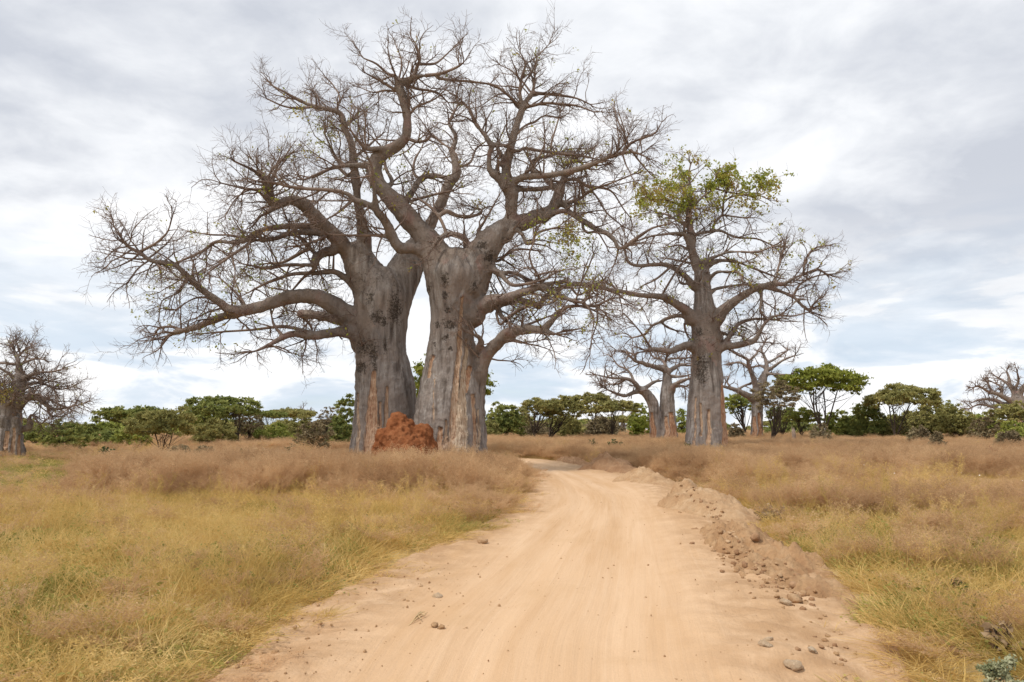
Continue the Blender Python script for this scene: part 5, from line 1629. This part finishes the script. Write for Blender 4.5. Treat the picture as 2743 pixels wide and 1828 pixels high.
def put_lump(name, me, u, v, px, label, cat, group, sink=0.35, dz=0.0):
    p = G(u, v, dz)
    z = max(road_z(p[0], p[1]), dz)
    r = px * (0.42 if name == 'stone' else 0.5) * p[1] / FPX
    sink = sink - (0.25 if name == 'stone' else 0)
    o = link(name, me)
    o.location = (p[0], p[1], z + r * sink)
    o.scale = (r, r, r)
    o.rotation_euler = (rng1.uniform(-.3, .3), rng1.uniform(-.3, .3), rng1.uniform(0, 6.28))
    tag(o, label, cat, group)
    return o


STONE = [lump_mesh('stone', 120 + i, M_STONE, ICO3, 0.30, 0.55) for i in range(4)]
SG = 'stones on the dirt road'
put_lump('stone', STONE[0], 1172, 1598, 44, 'whitish flat stone on the left wheel track', 'stone', SG, 0.1)
put_lump('stone', STONE[1], 2127, 1800, 58, 'large pale stone at the bottom right verge of the road', 'stone', SG)
put_lump('stone', STONE[2], 2052, 1762, 46, 'flat broken stone left above the large pale stone', 'stone', SG, 0.15)
put_lump('stone', STONE[3], 2056, 1734, 40, 'pale stone slab on the right verge above the flat broken one', 'stone', SG, 0.15)
put_lump('stone', STONE[1], 2104, 1640, 38, 'rounded tan stone in the bare sandy ditch', 'stone', SG)
put_lump('stone', STONE[2], 2178, 1768, 34, 'upright brown stone right of the large pale stone', 'stone', SG, 0.5)
put_lump('stone', STONE[0], 560, 1572, 18, 'small pinkish stone lying in the left foreground grass', 'stone', SG, 0.8)
put_lump('dirt_clod', CLOD[1], 2024, 1446, 30, 'largest rounded boulder of earth on top of the nearest clod ridge', 'dirt clod', None, 0.4, 0.32)
put_lump('dirt_clod', CLOD[2], 1291, 1460, 28, 'pale crumbling clod on the left edge of the driven track', 'dirt clod', None, 0.35)
put_lump('dirt_clod', CLOD[4], 2130, 1586, 32, 'brown clod in the sandy ditch below the nearest ridge', 'dirt clod', None)
put_lump('dirt_clod', CLOD[5], 2130, 1620, 40, 'dark clod in the middle of the bare sandy ditch', 'dirt clod', None)
put_lump('animal_dropping', CLOD[0], 1164, 1684, 24, 'dark brown dropping on the road below the whitish flat stone', 'dropping', None, 0.3)
put_lump('animal_dropping', CLOD[3], 1182, 1688, 20, 'smaller dropping touching the dark one on its right', 'dropping', None, 0.2)

# dry stalks lying on the road
acc = Acc()
for k in range(7):
    a = G(1092 + k * 5, 1682 - k * 5)
    b_ = G(1126 + rng1.uniform(-14, 20), 1660 + rng1.uniform(-14, 14))
    pts = np.stack([a, (a + b_) / 2 + np.array([0, 0, .035]), b_ + np.array([0, 0, .03])])
    pts[:, 2] += 0.02
    acc.add(*tubes(pts[None], np.full((1, 3), .006), 4))
bse = G(1108, 1668)
vv_ = np.concatenate(acc.V) - bse
o = link('dry_stalks', make_mesh('dry_stalks', vv_, np.concatenate(acc.F[4]), mat_plain('straw_stalk', (0.62, 0.45, 0.25))), loc=tuple(bse))
tag(o, 'loose bunch of dry straw stalks lying on the left side of the road', 'straw', kind='stuff')

# clods on and below the heaps, one by one
cl = []
for (c0, c1, n, spread, px) in [((1905, 1440), (2150, 1590), 140, 30, (8, 22)), ((1835, 1352), (1990, 1418), 65, 16, (7, 14)), ((2080, 1560), (2260, 1760), 42, 36, (7, 20)), ((1880, 1440), (2060, 1600), 45, 14, (5, 11))]:
    for _ in range(n):
        f = rng1.uniform()
        u = c0[0] + (c1[0] - c0[0]) * f + rng1.normal(0, spread)
        v = c0[1] + (c1[1] - c0[1]) * f + abs(rng1.normal(0, spread * 0.55)) * rng1.choice([-0.4, 1])
        cl.append((u, v, rng1.uniform(*px) * rng1.uniform(0.6, 1), c0))
heap_objs = [o for o in COL.objects if o.name.startswith('dirt_heap')]
from mathutils.bvhtree import BVHTree
trees = []
for o in heap_objs:
    vs = [Vector(v.co) + o.location for v in o.data.vertices]
    trees.append(BVHTree.FromPolygons(vs, [tuple(p.vertices) for p in o.data.polygons]))


def surf_z(x, y):
    z = road_z(x, y) if road_sd(np.array([x]), np.array([y]))[0] < 0 else Hs(x, y)
    for tr in trees:
        h = tr.ray_cast(Vector((x, y, 6)), Vector((0, 0, -1)))
        if h[0] is not None:
            z = max(z, h[0].z)
    return z


CLAB = {(1905, 1440): ('crumbly brown clod on the long low ridge, nearest heap by the road', 'clods on the nearest earth ridge'),
        (1835, 1352): ('crumbly pale clod on the tallest earth heap', 'clods on the tallest earth heap'),
        (2080, 1560): ('loose clod in the bare sandy ditch below the ridge', 'clods in the sandy ditch'),
        (1880, 1440): ('small clod rolled onto the road at the foot of the nearest ridge', 'clods at the foot of the ridge')}
for k, (u, v, px, c0) in enumerate(cl):
    p = G(u, v, 0.12)
    r = px * 0.5 * p[1] / FPX
    o = link('dirt_clod', CLOD[k % 6])
    o.location = (p[0], p[1], surf_z(p[0], p[1]) + r * 0.18)
    o.scale = (r, r, r * rng1.uniform(0.7, 1.1))
    o.rotation_euler = (rng1.uniform(-.5, .5), rng1.uniform(-.5, .5), rng1.uniform(0, 6.28))
    tag(o, CLAB[c0][0], 'dirt clod', CLAB[c0][1])


# ------------------------------------------------------------------ scattering by geometry nodes (grass, pebbles)
def scatter(name, pts, rot, scl, idx, meshes, label, cat):
    src = bpy.data.collections.new(name + '_kinds')
    for k, me in enumerate(meshes):
        src.objects.link(bpy.data.objects.new('%s_%02d' % (name, k), me))
    me = bpy.data.meshes.new(name)
    me.vertices.add(len(pts))
    me.vertices.foreach_set('co', np.asarray(pts, np.float32).ravel())
    a = me.attributes.new('rot', 'FLOAT_VECTOR', 'POINT')
    a.data.foreach_set('vector', np.asarray(rot, np.float32).ravel())
    a = me.attributes.new('scl', 'FLOAT_VECTOR', 'POINT')
    a.data.foreach_set('vector', np.asarray(scl, np.float32).ravel())
    a = me.attributes.new('idx', 'INT', 'POINT')
    a.data.foreach_set('value', np.asarray(idx, np.int32))
    o = link(name, me)
    ng = bpy.data.node_groups.new(name, 'GeometryNodeTree')
    ng.interface.new_socket('Geometry', in_out='INPUT', socket_type='NodeSocketGeometry')
    ng.interface.new_socket('Geometry', in_out='OUTPUT', socket_type='NodeSocketGeometry')
    N = ng.nodes
    gi, go = N.new('NodeGroupInput'), N.new('NodeGroupOutput')
    ci = N.new('GeometryNodeCollectionInfo')
    ci.inputs['Collection'].default_value = src
    ci.inputs['Separate Children'].default_value = True
    ci.inputs['Reset Children'].default_value = True
    ip = N.new('GeometryNodeInstanceOnPoints')
    ip.inputs['Pick Instance'].default_value = True

    def na(nm, ty):
        n = N.new('GeometryNodeInputNamedAttribute')
        n.data_type = ty
        n.inputs['Name'].default_value = nm
        return [s for s in n.outputs if s.enabled and s.name == 'Attribute'][0]

    L = ng.links.new
    L(gi.outputs[0], ip.inputs['Points'])
    L(ci.outputs[0], ip.inputs['Instance'])
    L(na('idx', 'INT'), ip.inputs['Instance Index'])
    L(na('rot', 'FLOAT_VECTOR'), ip.inputs['Rotation'])
    L(na('scl', 'FLOAT_VECTOR'), ip.inputs['Scale'])
    L(ip.outputs[0], go.inputs[0])
    md = o.modifiers.new('scatter', 'NODES')
    md.node_group = ng
    tag(o, label, cat, kind='stuff')
    return o


def blades(n, rng, foot, ln, width, lean, curl, K=4, wind=(0.25, 0.1)):
    """n curved blades: ribbons that taper to a point"""
    a = rng.uniform(0, 6.2832, n)
    r = foot * np.sqrt(rng.uniform(0, 1, n))
    s = np.stack([np.cos(a) * r, np.sin(a) * r, np.full(n, -0.02)], 1)
    az = a + rng.normal(0, 0.9, n)
    le = np.abs(rng.normal(lean, lean * 0.5, n))
    d = np.stack([np.cos(az) * np.sin(le), np.sin(az) * np.sin(le), np.cos(le)], 1)
    d[:, 0] += wind[0] * rng.uniform(0, 1, n)
    d[:, 1] += wind[1] * rng.uniform(-1, 1, n)
    d = norm(d)
    L = rng.uniform(0.55, 1.1, n) * ln
    p = s
    pts = [p]
    for k in range(K - 1):
        p = p + d * (L / (K - 1))[:, None]
        pts.append(p)
        h = norm(np.stack([d[:, 0] + 1e-4, d[:, 1], np.zeros(n)], 1))
        d = norm(d + h * (curl * rng.uniform(0.2, 1.2, n) / (K - 1))[:, None] + np.array([0, 0, -1]) * (curl * 0.5 * rng.uniform(0.2, 1.2, n) / (K - 1))[:, None] + rng.normal(0, 0.06, (n, 3)))
    Pn = np.stack(pts, 1)
    Pn[..., 2] = np.maximum(Pn[..., 2], -0.03)
    T = norm(np.gradient(Pn, axis=1))
    side = norm(np.cross(T, np.stack([np.cos(az * 3), np.sin(az * 3), np.full(n, 0.4)], 1)[:, None]))
    wd = width * np.array([0.8, 1.0, 0.75, 0.12] if K == 4 else np.linspace(1, 0.15, K))
    wd = wd[None, :, None] * rng.uniform(0.6, 1.3, n)[:, None, None]
    V = np.stack([Pn - side * wd * 0.5, Pn + side * wd * 0.5], 2)
    i = np.arange(n * K * 2).reshape(n, K, 2)
    F = np.stack([i[:, :-1, 0], i[:, :-1, 1], i[:, 1:, 1], i[:, 1:, 0]], -1).reshape(-1, 4)
    h = np.broadcast_to(np.linspace(0, 1, K)[None, :, None], (n, K, 2)).ravel()
    return V.reshape(-1, 3), F, h, Pn


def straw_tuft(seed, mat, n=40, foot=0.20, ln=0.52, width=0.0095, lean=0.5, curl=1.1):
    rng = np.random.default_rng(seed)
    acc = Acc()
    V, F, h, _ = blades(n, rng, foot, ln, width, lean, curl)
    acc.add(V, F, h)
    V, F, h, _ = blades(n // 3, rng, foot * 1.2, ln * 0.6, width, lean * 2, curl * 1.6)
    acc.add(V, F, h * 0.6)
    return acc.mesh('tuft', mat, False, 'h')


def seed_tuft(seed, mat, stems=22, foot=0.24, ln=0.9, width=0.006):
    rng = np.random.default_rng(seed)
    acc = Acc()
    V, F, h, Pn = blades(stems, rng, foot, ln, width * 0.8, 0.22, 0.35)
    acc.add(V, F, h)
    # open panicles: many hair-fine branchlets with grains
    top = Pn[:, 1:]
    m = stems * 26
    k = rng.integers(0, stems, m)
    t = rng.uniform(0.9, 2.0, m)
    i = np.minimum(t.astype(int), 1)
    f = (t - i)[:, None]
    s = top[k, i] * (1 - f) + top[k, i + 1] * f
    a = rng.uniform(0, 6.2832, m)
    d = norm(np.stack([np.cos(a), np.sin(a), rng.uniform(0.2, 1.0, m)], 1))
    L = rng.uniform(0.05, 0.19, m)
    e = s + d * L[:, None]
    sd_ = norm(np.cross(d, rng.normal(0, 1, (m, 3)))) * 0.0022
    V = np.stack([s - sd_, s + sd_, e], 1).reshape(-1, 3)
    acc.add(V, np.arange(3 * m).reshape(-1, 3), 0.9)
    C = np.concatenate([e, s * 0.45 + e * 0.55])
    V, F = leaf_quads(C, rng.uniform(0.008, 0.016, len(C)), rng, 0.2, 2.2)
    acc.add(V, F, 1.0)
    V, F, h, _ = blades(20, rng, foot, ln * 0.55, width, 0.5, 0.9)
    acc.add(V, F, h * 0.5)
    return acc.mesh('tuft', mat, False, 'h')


def green_tuft(seed, mat):
    rng = np.random.default_rng(seed)
    acc = Acc()
    V, F, h, Pn = blades(34, rng, 0.24, 0.34, 0.008, 0.7, 0.9)
    acc.add(V, F, h)
    C = Pn[:, 1:].reshape(-1, 3)
    C = C[rng.integers(0, len(C), 46)] + rng.normal(0, 0.04, (46, 3))
    V, F = leaf_quads(C, rng.uniform(0.02, 0.045, 46), rng, 0.5, 1.7)
    acc.add(V, F, 0.9)
    return acc.mesh('tuft', mat, False, 'h')


STRAWS = [straw_tuft(200 + i, M_STRAW, ln=0.42 + 0.09 * (i % 4), lean=0.55 + 0.17 * (i % 4), curl=0.9 + 0.3 * (i % 3)) for i in range(8)]
MATS_ = [straw_tuft(230 + i, M_STRAW, n=70, foot=0.30, ln=0.5, lean=1.15, curl=0.8) for i in range(4)]
STALKS = [seed_tuft(320 + i, M_STRAW, stems=7, foot=0.16, ln=0.86 + 0.06 * i, width=0.008) for i in range(3)]
SEEDS = [seed_tuft(260 + i, M_SEED, ln=0.74 + 0.06 * (i % 4)) for i in range(7)]
GREENS = [green_tuft(290 + i, M_GRASSG) for i in range(5)]

rng2 = np.random.default_rng(2024)
bands = [(4.6, 9, 40, 1.0), (9, 15, 34, 1.0), (15, 24, 26, 1.05), (24, 46, 17, 1.15), (46, 78, 8, 1.3), (78, 135, 2.6, 1.9), (135, 260, 0.7, 2.8)]
PT, SCB = [], []
for (y0, y1, dn, sc) in bands:
    hw1 = y1 * 0.72 + 4
    n = int((y1 - y0) * 2 * hw1 * dn)
    y = rng2.uniform(y0, y1, n)
    x = rng2.uniform(-hw1, hw1, n)
    ok = np.abs(x) < y * 0.72 + 4
    PT.append(np.stack([x[ok], y[ok]], 1))
    SCB.append(np.full(ok.sum(), sc))
PT = np.concatenate(PT)
SCB = np.concatenate(SCB)
X, Y = PT[:, 0], PT[:, 1]
sd = np.full(len(X), 60.0)
m = (np.abs(X) < 95) & (Y < 110)
sd[m] = road_sd(X[m], Y[m])
rag = 0.45 * n2(X, Y, 0.55, 3, 91) + 0.15 * rng2.normal(0, 1, len(X))
thinning = n2(X, Y, 0.9, 2, 97) + 0.5 * n2(X, Y, 0.3, 2, 98)
keep = (sd + rag > 0.12) & ((thinning > -0.22) | (rng2.random(len(X)) < 0.28))
keep |= (sd > -0.75) & (sd <= 0.2) & (rng2.random(len(X)) < 0.05) & (Y < 45)
for (u_, v_, r_) in [(282, 1262, 2.2), (2715, 1850, .42), (2690, 1790, .30), (2640, 1840, .3)]:
    g_ = G(u_, v_)
    keep &= np.hypot(X - g_[0], Y - g_[1]) > r_
# bare sandy ditch and heaps stay free of grass
for o in heap_objs:
    lo = np.array([v.co[:2] for v in o.data.vertices]) + np.array(o.location[:2])
    c = lo.mean(0)
    near = np.hypot(X - c[0], Y - c[1]) < 5
    kd = kdtree.KDTree(len(lo))
    for q_, p_ in enumerate(lo):
        kd.insert((p_[0], p_[1], 0), q_)
    kd.balance()
    for j in np.nonzero(near & keep)[0]:
        if kd.find((X[j], Y[j], 0))[2] < 0.10:
            keep[j] = False
X, Y, sd, SCB = X[keep], Y[keep], sd[keep], SCB[keep]
n = len(X)
Zg = H(X, Y, sd)
right = X > np.interp(Y, [0, 20, 45, 60, 300], [2, 2.5, 2, 0, 30])
patch = n2(X, Y, 0.16, 3, 93)
patch2 = n2(X, Y, 0.5, 3, 95)
seedw = np.where(right, sstep(21, 40, Y + 9 * patch + 4 * patch2), sstep(21, 27, Y + 4.5 * patch + 2 * patch2 + 0.12 * X))
left_meadow = (~right) & (X < -0.56 * Y + 2.5 * patch) & (Y > 25)
seedw = np.where(left_meadow, 0.12 * sstep(50, 60, Y) * 4, seedw)
seedw = np.where(~right & (Y > 46) & (Y < 66), 0.35 * sstep(-0.2, 0.2, patch), seedw)
bandz = (~right) & (Y > 24) & (Y < 46)
greenw = np.clip(0.15 + 0.5 * patch2 + 0.2 * patch, 0.03, 0.6) * np.where(right & (Y < 26), 1.0, 0.8) + np.where(left_meadow & (Y < 58), 0.75, 0) + np.where((X < -0.45 * Y) & (Y < 16), 0.22, 0)
rnd = rng2.random(n)
isseed = rnd < np.clip(seedw, 0.05, 1) * np.clip(0.62 + 0.55 * n2(X, Y, 0.33, 3, 99), 0.15, 0.95)
isgreen = ~isseed & (rng2.random(n) < greenw)
ismat = ~isseed & ~isgreen & (Y < 34) & (rng2.random(n) < 0.5)
hgt = 1 + 0.24 * patch + 0.26 * patch2 + 0.30 * n2(X, Y, 1.1, 2, 101) + 0.22 * rng2.normal(0, 1, n)
hgt = np.clip(hgt, 0.45, 1.6) * np.clip(0.38 + sd / 1.6, 0.3, 1.0)
hgt = hgt * np.where(Y < 24, np.interp(Y, [5, 12, 24], [0.72, 0.85, 1.0]), 1.0)
hgt = hgt * np.where(bandz & isseed, np.interp(Y, [26, 36, 43], [1.15, 0.95, 0.72]), 1.0) * np.where(left_meadow, 0.75, 1.0)
hgt = hgt * np.where(isseed & (Y < 40), np.interp(seedw, [0.0, 0.6, 1.0], [0.6, 0.85, 1.0]), 1.0)
hgt = np.where(Y > 78, hgt * 0.62, hgt)
hgt = np.where((Y > 46) & (Y <= 78), hgt * 0.85, hgt)
rot = np.stack([rng2.normal(0, 0.10, n), rng2.normal(0, 0.10, n), rng2.uniform(-0.9, 0.9, n) + np.where(rng2.random(n) < 0.5, 3.14, 0)], 1)
wide = SCB * rng2.uniform(0.65, 1.4, n)
scl = np.stack([wide, wide, SCB ** 0.6 * hgt], 1)
pts = np.stack([X, Y, Zg - 0.01], 1)


def sub(mask):
    return pts[mask], rot[mask], scl[mask]


p_, r_, s_ = sub(isseed)
scatter('seed_grass', p_, r_, s_, rng2.integers(0, len(SEEDS), len(p_)), SEEDS, 'tall feathery brown seeding grass across the plain and round the baobabs', 'grass')
p_, r_, s_ = sub(isgreen)
scatter('green_grass', p_, r_, s_, rng2.integers(0, len(GREENS), len(p_)), GREENS, 'low green grass and herbs between the straw coloured tufts', 'grass')
mm = ~isseed & ~isgreen
p_, r_, s_ = sub(mm)
ix = np.where(ismat[mm], 8 + rng2.integers(0, 4, mm.sum()), rng2.integers(0, 8, mm.sum()))
ix = np.where(rng2.random(mm.sum()) < 0.03, 12 + rng2.integers(0, 3, mm.sum()), ix)
scatter('straw_grass', p_, r_, s_, ix, STRAWS + MATS_ + STALKS, 'dry golden straw grass beside the dirt road', 'grass')

# pebbles and crumbs on the road
PEB = [lump_mesh('pebble', 150 + i, M_PILEM if i % 2 else M_PILE, ICO1, 0.3, 0.7) for i in range(4)]
npb = 900
RV = ROADV.reshape(-1, 3)
ee = np.clip(rng2.beta(0.8, 0.8, npb), 0.01, 0.99)
ri = rng2.integers(40, 240, npb)
ti = np.clip((ee * 71).astype(int), 1, 70)
pp = ROADV[ri, ti] + np.stack([rng2.normal(0, .08, npb), rng2.normal(0, .08, npb), np.zeros(npb)], 1)
sz = rng2.gamma(1.2, 0.005, npb) + 0.003
nv = 450                                     # coarser crumbs on the rough left verge
ri2, ti2 = rng2.integers(20, 150, nv), np.clip((rng2.beta(1.2, 3.0, nv) * 0.36 * 71).astype(int), 1, 40)
pp = np.concatenate([pp, ROADV[ri2, ti2] + np.stack([rng2.normal(0, .12, nv), rng2.normal(0, .12, nv), np.zeros(nv)], 1)])
sz = np.concatenate([sz, rng2.gamma(1.3, 0.007, nv) + 0.004])
npb += nv
scatter('pebbles', pp, rng2.uniform(0, 6.28, (npb, 3)), np.repeat(sz[:, None], 3, 1), rng2.integers(0, 4, npb), PEB, 'pebbles and earth crumbs scattered over the dirt road', 'pebbles')


# ------------------------------------------------------------------ stump, red stalk, white flowers
def stump():
    Y = 92
    b, mpp = P(2127, 1175, Y)
    zb = Hs(b[0], Y)
    t = thing('tree_stump', (b[0], Y, zb), 'grey broken tree stump standing in the grass right of the leafy baobab', 'stump')
    top = P(2126, 1148, Y)[0][2] - zb
    acc = Acc()
    pts = catmull(np.array([[0, 0, -.2], [0.02, 0, top * .4], [-.03, 0, top * .8], [-.04, .02, top * .92]]), 4)
    V, F = tubes(pts[None], np.linspace(.27, .2, len(pts))[None], 9)
    V += 0.04 * vnoise(V * 5, 3)[:, None]
    acc.add(V, F)
    link('bole', acc.mesh('bole', M_DEADWOOD), t)
    acc = Acc()
    for k in range(5):
        a = k * 1.257
        s = np.array([math.cos(a) * .13 - .04, math.sin(a) * .13, top * .85])
        e = s + np.array([math.cos(a) * .03, 0, top * (.1 + .12 * (k % 3))])
        acc.add(*tubes(np.stack([s, (s + e) / 2, e])[None], np.array([[.07, .05, .01]]), 5))
    link('splinters', acc.mesh('splinters', M_DEADWOOD), t, 'stuff')


stump()


def fallen_branch(u, v, Y, L, label, seed):
    rng = np.random.default_rng(seed)
    p = P(u, v, Y)[0]
    zb = Hs(p[0], Y)
    acc = Acc()
    for k in range(6):
        d = norm(np.array([rng.choice([-1, 1]) * 1.0, rng.normal(0, .4), rng.uniform(.15, .6)]))
        Pn, R = grow(np.array([[0, 0, .12]]), d[None], np.array([L * rng.uniform(.5, 1)]), np.array([.07]), np.array([.02]), 8, .18, np.array([0, 0, -.1]), rng)
        acc.add(*tubes(Pn, R, 5))
    o = link('fallen_branch', acc.mesh('fallen_branch', M_DEADWOOD), loc=(p[0], Y, zb))
    tag(o, label, 'fallen branch', 'fallen branches in the far grass', kind=None)


fallen_branch(1430, 1172, 92, 2.6, 'grey fallen branch under the middle acacia group left of the leaning stem', 1)
fallen_branch(2172, 1172, 84, 2.4, 'bleached fallen branch by the dead grey brushy shrub', 2)


def red_stalk():
    p = P(2678, 1215, 40)[0]
    zb = Hs(p[0], 40)
    t = thing('dry_stalk', (p[0], 40, zb), 'reddish dry seed stalk standing above the grass near the right edge', 'dry plant')
    rng = np.random.default_rng(8)
    acc = Acc()
    n = 7
    d = norm(np.stack([rng.normal(0, .16, n), rng.normal(0, .16, n), np.ones(n)], 1))
    Pn, R = grow(np.zeros((n, 3)), d, rng.uniform(.8, 1.35, n), np.full(n, .014), np.full(n, .006), 6, .07, np.zeros(3), rng)
    acc.add(*tubes(Pn, R, 4))
    link('stems', acc.mesh('stems', M_DEADLEAF), t, 'stuff')
    C = Pn[:, 3:].reshape(-1, 3)
    C = np.repeat(C, 9, 0) + rng.normal(0, .05, (len(C) * 9, 3))
    V, F = leaf_quads(C, np.full(len(C), .045), rng)
    link('seed_heads', make_mesh('seed_heads', V, F, mat_plain('red_seed', (.36, .16, .10)), False), t, 'stuff')


red_stalk()

fl_px = [(2080 + .2818 * a, 960 + .2818 * b) for a, b in [(1010, 895), (1098, 955), (1435, 1015), (1450, 1055), (1060, 1105), (1120, 1115), (1755, 1110), (1930, 1135), (2118, 1130), (2160, 908), (2110, 890), (2245, 885), (2283, 868), (2235, 905), (2295, 932), (2332, 965), (2225, 950), (2340, 1190), (1650, 1220), (1855, 1262), (832, 1030), (1720, 890), (865, 782), (2025, 815), (1905, 960)]]
fl_px += [(480 + .221 * a, 1020 + .221 * b) for a, b in [(875, 975), (1430, 993), (1090, 1065)]]
fa = Acc()
for k in range(5):
    a = k * 1.2566
    c = np.array([math.cos(a), math.sin(a), 0])
    s = np.array([-math.sin(a), math.cos(a), 0])
    V = np.stack([c * 0, c * .55 + s * .34 + np.array([0, 0, .30]), c * 1.0 + np.array([0, 0, .25]), c * .55 - s * .34 + np.array([0, 0, .30])])
    fa.add(V, np.array([[0, 1, 2, 3]]))
PETALS = fa.mesh('petals', M_WHITE, False)
STEMM = make_mesh('stem', *tubes(np.array([[[0, 0, 0], [.02, 0, -.4], [.0, .01, -1.0]]]), np.array([[.012, .014, .016]]), 4), M_STRAW)
for k, (u, v) in enumerate(fl_px):
    g0 = G(u, v, 0.62)
    x, y = g0[0], g0[1]
    zb = Hs(x, y)
    hgt_ = 0.62 - zb if 0.62 - zb > .3 else .35
    lf = ('single white flower above the grass left of the giant baobabs', 'white flowers left of the giants') if u < 1200 else (('white flower in the scatter close to the right edge of the photo', 'white flowers near the right edge') if u > 2600 else ('white flower dotted in the grass right of the road', 'white flowers right of the road'))
    t = thing('white_flower', (x, y, zb), lf[0], 'flower', lf[1])
    pr_ = link('petals', PETALS, t)
    pr_.location = (0, 0, 0.62 + 0.08 - zb)
    r = rng2.uniform(1.6, 2.8) * y / FPX
    pr_.scale = (r, r, r)
    pr_.rotation_euler = (rng2.uniform(0.3, 1.2), rng2.uniform(-.4, .4), rng2.uniform(-.8, .8))
    st_ = link('stem', STEMM, t)
    st_.location = (0, 0, 0.62 + 0.08 - zb)
    st_.scale = (.3, .3, 0.62 + 0.08 - zb)
